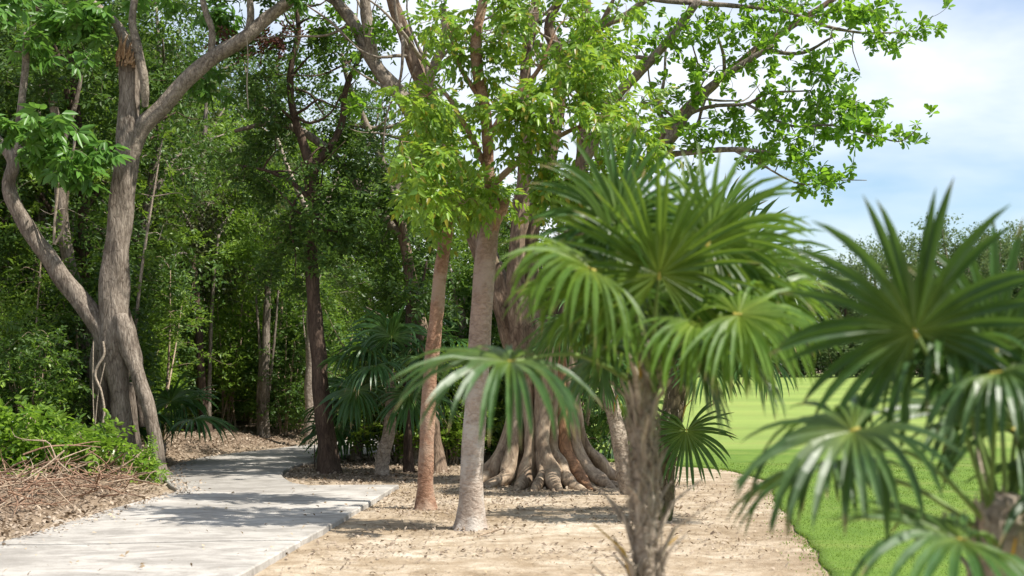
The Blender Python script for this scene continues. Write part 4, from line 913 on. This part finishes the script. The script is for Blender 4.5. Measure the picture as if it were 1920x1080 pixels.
# keep sight lines to the hand-built trunks open: (px lo, px hi, farthest Y kept clear)
OPEN = [(150, 320, 22.5), (320, 660, 29.5), (660, 1200, 23.5)]
def blocked(x, y, r):
    px = x / y * FPX + 960
    return any(lo - r * FPX / y < px < hi + r * FPX / y and y < far for lo, hi, far in OPEN)
MARKS = [(-60, 'the left edge'), (75, 'the far left straight trunk'), (235, 'the grey tree'), (385, 'the split dark trunk'), (495, 'the cluster-stemmed tree'), (605, 'the dark trunk at the bend'), (715, 'the leaning shaded palm'), (800, 'the slim orange trunk'), (895, 'the stout pinkish trunk'), (1020, 'the fig')]
def whereabouts(what, x, y):
    px = x / y * FPX + 960; m = min(MARKS, key=lambda q: abs(q[0] - px)); side = 'left' if px < m[0] else 'right'
    dep = 'beside' if y < 23 else 'just behind' if y < 28 else 'behind' if y < 33 else 'well behind' if y < 39 else 'deep behind'
    return '%s %s %s, on its %s' % (what, dep, m[1], side) if 'edge' not in m[1] else '%s %s the grey tree near the left edge' % (what, dep)
placed = []; first = [True] * 4; names = {}
made = []
def scatter(what, protos, n, ylo, yhi, mind, pad, sc, wts, rad, pxr=(-160, 1110)):
    tries = 0; k = 0; used = [False] * len(protos)
    while k < n and tries < 9000:
        tries += 1; y = rg.uniform(ylo, yhi); px = rg.uniform(*pxr); x = (px - 960) / FPX * y
        if not free(x, y, pad) or blocked(x, y, rad): continue
        if any((x - a) ** 2 + (y - b) ** 2 < mind * mind for a, b in placed): continue
        placed.append((x, y)); q = int(rg.choice(len(protos), p=wts)); s = rg.uniform(*sc) * (np.interp(px, [-160, 250, 420, 620, 760, 1110], [1.12, 1.08, .98, .84, .68, .60]) * np.interp(y, [23, 30, 50], [.85, 1, 1.2]) if sc[1] == 1.15 else 1); loc = (x, y, gz1(x, y))
        if used[q]: made.append(copy_tree(protos[q], loc, rg.uniform(0, 6.28), s))
        else: o = protos[q]; made.append(o); o.location = loc; o.rotation_euler = (0, 0, rg.uniform(0, 6.28)); o.scale = (s, s, s); used[q] = True
        made[-1]['label'] = whereabouts(what[q], x, y); k += 1
    return k
print('trees', scatter(['dark-leaved slender tree', 'mid-green slender tree', 'fine-leaved dark tree', 'thin olive-leaved tree'], kinds, 62, 23, 50, 1.35, .5, (.8, 1.15), [.38, .23, .27, .12], .5))
placed = []
print('shrubs', scatter(['dark leafy shrub', 'light green shrub', 'airy fine-leaved shrub', 'low bright shrub'], shrubs, 120, 19, 44, .75, .45, (.7, 1.25), [.40, .22, .26, .12], .45))

def proto_sapling(label, seed, H, bark, leaf):
    t = thing('wood_sapling', (0, 0, 0), label, 'sapling', 'thin stems among the trees of the wood'); T = Tree(seed); rg = T.rg; g = Geo(); q = rg.normal(0, .18, (4, 2))
    T.limb(g, [(0, 0, -.1), (q[0][0] * .4, q[0][1] * .4, H * .3), (q[1][0], q[1][1], H * .6), (q[2][0] * 1.6, q[2][1] * 1.6, H)], [.035, .028, .022, .008], 6, .25, .1); part('stem', g, bark, t)
    g = Geo(); T.limb(g, [(q[0][0] * .4, q[0][1] * .4, H * .3), (q[3][0] * 2, q[3][1] * 2, H * .6), (q[3][0] * 3, q[3][1] * 3, H * .85)], [.02, .015, .006], 5, .25, .1); part('stem', g, bark, t)
    T.skel_from(H * .45); T.foliage(rg.normal(0, 1, (34, 3)) * np.array([.5, .5, H * .14]) + np.array([q[2][0], q[2][1], H * .78]), 2, .008, .6, .1, .15)
    part('twigs', T.twigs, bark, t, kind='stuff'); crown_parts(T, t, 'twig', leaf, 1.15, crown='foliage'); return t
placed = []
print('saplings', scatter(['thin pale sapling', 'thin brown sapling'], [proto_sapling('thin pale sapling', 151, 4.6, M['bark_pale'], M['leaf_mid']), proto_sapling('thin brown sapling', 152, 3.8, M['twig'], M['leaf_mid'])], 30, 20, 33, .7, .4, (.75, 1.2), [.5, .5], .05))
from collections import defaultdict
byl = defaultdict(list)
for o in made: byl[o['label']].append(o)
for l, os_ in byl.items():
    if len(os_) == 2:
        os_.sort(key=lambda o: o.location[1]); os_[0]['label'] = 'nearer ' + l; os_[1]['label'] = 'farther ' + l
    elif len(os_) == 3:
        os_.sort(key=lambda o: o.location[1]); os_[0]['label'] = 'nearest ' + l; os_[1]['label'] = 'middle ' + l; os_[2]['label'] = 'farthest ' + l

# far trees across the fairway
FAR = 'far trees along the other side of the fairway'
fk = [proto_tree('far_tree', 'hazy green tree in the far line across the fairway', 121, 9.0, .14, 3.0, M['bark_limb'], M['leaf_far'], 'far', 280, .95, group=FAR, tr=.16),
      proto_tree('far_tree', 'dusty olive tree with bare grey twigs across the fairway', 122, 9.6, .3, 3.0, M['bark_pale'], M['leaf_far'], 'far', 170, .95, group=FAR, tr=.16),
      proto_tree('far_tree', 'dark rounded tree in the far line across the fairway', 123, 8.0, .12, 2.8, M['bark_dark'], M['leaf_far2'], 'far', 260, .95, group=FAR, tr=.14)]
used = [False] * 3
for k in range(30):
    px = 1030 + (k % 15) * 68 + rg.uniform(-20, 20); y = 82 + (k // 15) * 7 + rg.uniform(-2.5, 2.5); x = (px - 960) / FPX * y
    q = k % 3 if px < 1750 else (1 if k % 2 else 0); s = (.84 + .18 * sstep((px - 1500) / 300)) * rg.uniform(.88, 1.12); loc = (x, y, gz1(x, y))
    if used[q]: o = copy_tree(fk[q], loc, rg.uniform(0, 6.28), s)
    else: o = fk[q]; o.location = loc; o.scale = (s, s, s); used[q] = True
    fm = min([(1100, 'beyond the fig'), (1230, 'beyond the near palm trunk'), (1380, 'right of the near palm trunk'), (1500, 'in the gap between both near palms'), (1640, 'left of the right-edge fan'), (1740, 'behind the right-edge fan'), (1830, 'right of the right-edge fan'), (1960, 'at the right edge')], key=lambda m: abs(m[0] - px))
    o['label'] = ['pale green', 'twiggy olive', 'dark rounded'][q] + ' tree ' + ('fronting' if k < 15 else 'backing') + ' the far line ' + fm[1]
byl = defaultdict(list)
for o in C.objects:
    if o.name.startswith('far_tree'): byl[o['label']].append(o)
for l, os_ in byl.items():
    if len(os_) == 2: os_.sort(key=lambda o: o.scale[2]); os_[0]['label'] = 'shorter ' + l; os_[1]['label'] = 'taller ' + l
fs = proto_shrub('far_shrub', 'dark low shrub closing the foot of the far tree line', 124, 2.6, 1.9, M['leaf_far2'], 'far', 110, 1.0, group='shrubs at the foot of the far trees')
for k in range(34):
    y = 79 + rg.uniform(-1, 3); x = (930 + k * 32 + rg.uniform(-10, 10) - 960) / FPX * y; loc = (x, y, gz1(x, y) - .1); s = rg.uniform(.8, 1.2)
    if k == 0: fs.location = loc
    else: copy_tree(fs, loc, rg.uniform(0, 6.28), s)

# ------------------------------------------------------------------ foreground bushes, brush and litter on the left bank
def bush_at(label, px, Y, H, rad, n, seed, leaf='leaf_bush', kind='twig', scale=.9):
    t = proto_shrub('bush', label, seed, H, rad, M[leaf], kind, n, scale, 'bushes at the foot of the grey tree')
    x = (px - 960) / FPX * Y; t.location = (x, Y, gz1(x, Y)); return t
bush_at('bright green bush sprawling over the brush left of the grey tree', 95, 18.3, .66, .7, 60, 131, scale=1.35)
bush_at('bright green bush at the left edge above the dry brush', 15, 18.2, .8, .6, 44, 132, scale=1.25)
bush_at('small bright bush against the foot of the grey tree', 200, 19.2, .6, .34, 20, 133, scale=1.15)
bush_at('tuft of green leaves between the roots of the grey tree', 268, 19.6, .5, .2, 22, 134, scale=.8)
bush_at('tall loose bush with lime leaves behind the bright bushes', 50, 20.2, 1.9, .7, 70, 135)
b = P(590, 876, 22.6); b[2] = gz1(b[0], b[1])
sp = thing('sapling', b, 'thin leafy sapling standing at the edge of the island', 'sapling'); T = Tree(140); g = Geo()
T.limb(g, [b, b + np.array([.0, 0, .3]), b + np.array([.02, 0, .75])], [.01, .008, .004], 5, .08, 0); part('stem', g, M['bark_dark'], sp)
T.foliage(b + T.rg.normal(0, 1, (12, 3)) * np.array([.07, .07, .22]) + np.array([0, 0, .55]), 1, .005, .6, .2); part('twigs', T.twigs, M['bark_dark'], sp, kind='stuff'); crown_parts(T, sp, 'small', M['leaf_dark'], .7, crown='foliage')

rg = np.random.default_rng(9)
bp = thing('brush_pile', (-5.9, 17.4, gz1(-5.9, 17.4)), 'tangle of dry brown sticks heaped along the left edge of the path', 'brush pile')
sm = []
for k in range(7):
    g = Geo(); ln = 1.0; pts = [(-.5, 0, 0), (-.2, rg.normal(0, .06), rg.normal(.03, .03)), (.15, rg.normal(0, .08), rg.normal(.03, .04)), (.5, rg.normal(0, .1), rg.normal(0, .05))]
    tube(g, pts, [.013, .012, .009, .004], 6, .1, .15, k)
    if k % 2: tube(g, [pts[2], (.4, rg.normal(.12, .05), .1), (.55, rg.normal(.2, .05), .13)], [.008, .006, .003], 5, .08)
    sm.append(g.mesh('stick', M['brush' if k % 3 else 'twig']))
for k in range(290):
    y = rg.uniform(14.6, 20.0); xe = np.interp(y, LEFT_EDGE[:, 1], LEFT_EDGE[:, 0]); x = xe - .45 - abs(rg.normal(0, .8)) - .1; 
    if x / y * FPX + 960 < -80: continue
    o = bpy.data.objects.new('stick', sm[k % 7]); C.objects.link(o); o.parent = bp; s = rg.uniform(.3, .95)
    z = gz1(x, y) + abs(rg.normal(0, .11)) + .02
    o.location = (x - bp.location[0], y - bp.location[1], z - bp.location[2]); o.rotation_euler = (rg.uniform(0, 6.28), rg.normal(0, .38), rg.uniform(0, 6.28)); o.scale = (s, s * rg.uniform(.7, 1.2), s)

def flakes(name, pts, size, mat, label, seed, lift=.006, tilt=.35):
    rg = np.random.default_rng(seed); n = len(pts); a = rg.uniform(0, 6.28, n); l = size * rg.uniform(.5, 1.5, n); w_ = l * rg.uniform(.3, .7, n)
    d = np.stack([np.cos(a), np.sin(a), rg.normal(0, tilt, n)], -1) * l[:, None] * .5; s_ = np.stack([-np.sin(a), np.cos(a), rg.normal(0, tilt, n)], -1) * w_[:, None] * .5
    c_ = np.column_stack([pts, gz(pts[:, 0], pts[:, 1]) + lift + np.abs(d[:, 2])])
    bow = np.zeros((n, 3)); bow[:, 2] = l * .12
    V = np.stack([c_ - d, c_ + s_ + bow, c_ + d, c_ - s_ + bow], 1).reshape(-1, 3); i = np.arange(n)[:, None] * 4
    g = Geo(); g.add(V, None, np.concatenate([i + [0, 1, 3], i + [1, 2, 3]])); return solo(name, g, mat, label, 'litter', kind='stuff', smooth=False)
def rnd(n, x0, x1, y0, y1, rg): return np.stack([rg.uniform(x0, x1, n), rg.uniform(y0, y1, n)], -1)
rg = np.random.default_rng(12)
p = rnd(60000, -12, -2.5, 9, 32, rg); k = inside(p[:, 0], p[:, 1], WOOD); d = dist_line(p[:, 0], p[:, 1], LEFT_EDGE); k &= rg.uniform(size=len(p)) < np.clip(1.3 - d / 4.5, .12, 1); k &= d > rg.uniform(0, .25, len(p))
flakes('leaf_litter', p[k], .055, M['litter'], 'dry brown leaf litter along the wood side of the path', 1)
p = rnd(16000, -4.2, 1.5, 18.8, 30, rg); k = ~inside(p[:, 0], p[:, 1], PATH_POLY) & ~inside(p[:, 0], p[:, 1], WOOD); e = np.hypot((p[:, 0] + 2.3) / 1.8, (p[:, 1] - 22.6) / 3.4); k &= rg.uniform(size=len(p)) < np.clip(1.5 - e, .15, 1)
flakes('leaf_litter', p[k], .05, M['litter'], 'dry leaf litter on the island under the shaded palms', 2)
p = rnd(30000, -2.2, 3.6, 9.5, 20.5, rg); lawnx = np.interp(p[:, 1], LAWN_EDGE[:, 1], LAWN_EDGE[:, 0]); k = ~inside(p[:, 0], p[:, 1], PATH_POLY) & (p[:, 0] < lawnx + .1)
cl = np.sin(2.1 * p[:, 0] + 1.3 * np.sin(1.1 * p[:, 1])) * np.sin(1.7 * p[:, 1] + p[:, 0]) ; k &= rg.uniform(size=len(p)) < np.clip(.10 + .35 * cl + .4 * sstep((p[:, 1] - 14) / 4) * (p[:, 0] < .5), .05, .9)
flakes('ground_crumbs', p[k], .024, M['crumb'], 'small dead leaf crumbs scattered over the bare sandy ground', 3, .004)
p = np.concatenate([np.array([cx, cy]) + rg.normal(0, 1, (n_, 2)) * np.array([sx, sy]) for cx, cy, sx, sy, n_ in ((-.42, 14.1, .4, .5, 420), (-.98, 16.1, .5, .7, 520), (.45, 19.0, 1.0, .7, 1300), (1.53, 15, .6, .5, 360), (-1.2, 17.6, .7, .8, 900), (.9, 16.8, 1.2, .6, 800), (.2, 12.4, .9, .25, 260), (1.9, 13.0, .5, .8, 220), (-1.3, 12.6, .35, .9, 320), (2.6, 18.5, .5, 1.5, 300))]); p = p[~inside(p[:, 0], p[:, 1], PATH_POLY)]
flakes('leaf_litter', p, .04, M['litter'], 'dry leaves gathered round the trunks on the sand', 7, .005)
ye = rg.uniform(10, 27, 900); xe = np.interp(ye, LEFT_EDGE[:, 1], LEFT_EDGE[:, 0]) + np.abs(rg.normal(0, .16, 900)); p = np.stack([xe, ye], -1)
flakes('path_litter', p, .045, M['litter'], 'dead leaves spilling over the left edge of the path', 8, .072)
p = rnd(150, -4.6, -1.7, 10, 19, rg); k = inside(p[:, 0], p[:, 1], PATH_POLY); 
flakes('path_litter', p[k], .04, M['crumb'], 'few dead leaves lying on the concrete path', 4, .075)
# stones at the path edge near the tree foot and on the sand
stone_me = []
for k in range(3):
    import bmesh
    bm = bmesh.new(); bmesh.ops.create_icosphere(bm, subdivisions=2, radius=1)
    for v in bm.verts: v.co *= 1 + .22 * math.sin(3 * v.co.x + k) * math.cos(2.5 * v.co.y + 2 * k) + rg.normal(0, .05); v.co.z *= .6
    me = bpy.data.meshes.new('stone'); bm.to_mesh(me); bm.free(); me.materials.append(M['stone']); stone_me.append(me)
for k in range(19):
    if k < 14:
        y = rg.uniform(14.5, 20.6); x = np.interp(y, LEFT_EDGE[:, 1], LEFT_EDGE[:, 0]) - rg.uniform(.08, .45)
    else:
        y = rg.uniform(10.8, 18); x = rg.uniform(-1.3, 2.2)
    s = rg.uniform(.02, .06) if k < 14 else rg.uniform(.012, .025)
    o = bpy.data.objects.new('stone', stone_me[k % 3]); C.objects.link(o); o.location = (x, y, gz1(x, y) + s * .2); o.scale = (s, s * rg.uniform(.7, 1), s); o.rotation_euler = (0, 0, rg.uniform(0, 6))
    tag(o, 'small pale stone beside the left edge of the path' if k < 14 else 'tiny stone lying on the bare sandy ground', 'stone', 'stones along the path edge' if k < 14 else 'stones on the sand')
# a bent dead twig lying on the sand by the stout trunk
a = P(905, 1005, 13.5); q = [P(895, 1010, 13.5), P(925, 1000, 13.6), P(945, 998, 13.6)]
for v in q: v[2] = gz1(v[0], v[1]) + .012
q[1][2] += .03; q[2][2] += .05
g = Geo(); tube(g, q + [q[2] + np.array([.0, .0, -.055])], [.008, .01, .009, .006], 6, .03, .1); solo('fallen_twig', g, M['twig'], 'bent dead twig lying on the sand by the stout trunk', 'twig')
# grass blades on the near rough
rg = np.random.default_rng(31); n = 150000
p = np.stack([rg.uniform(1.6, 8.5, n), 8.5 + 15 * rg.uniform(0, 1, n) ** 1.25], -1); lawnx = np.interp(p[:, 1], LAWN_EDGE[:, 1], LAWN_EDGE[:, 0]); p = p[(p[:, 0] > lawnx + rg.normal(0, .06, n) - .4 * rg.uniform(size=n) * (rg.uniform(size=n) < .10)) & (p[:, 0] < p[:, 1] * .385)]
n = len(p); a = rg.uniform(0, 6.28, n); h = rg.uniform(.010, .026, n); z = gz(p[:, 0], p[:, 1]) + .02; wd = .0035 + .00025 * p[:, 1]
s_ = np.stack([np.cos(a) * wd, np.sin(a) * wd, np.zeros(n)], -1); b0 = np.column_stack([p, z]); tp = b0 + np.stack([rg.normal(0, .5, n) * h, rg.normal(0, .5, n) * h, h], -1)
g = Geo(); V = np.stack([b0 - s_, b0 + s_, tp], 1).reshape(-1, 3); g.add(V, None, np.arange(3 * n).reshape(-1, 3))
solo('grass', g, M['blade'], 'short mown grass of the rough beside the sand', 'grass', kind='stuff', smooth=False)
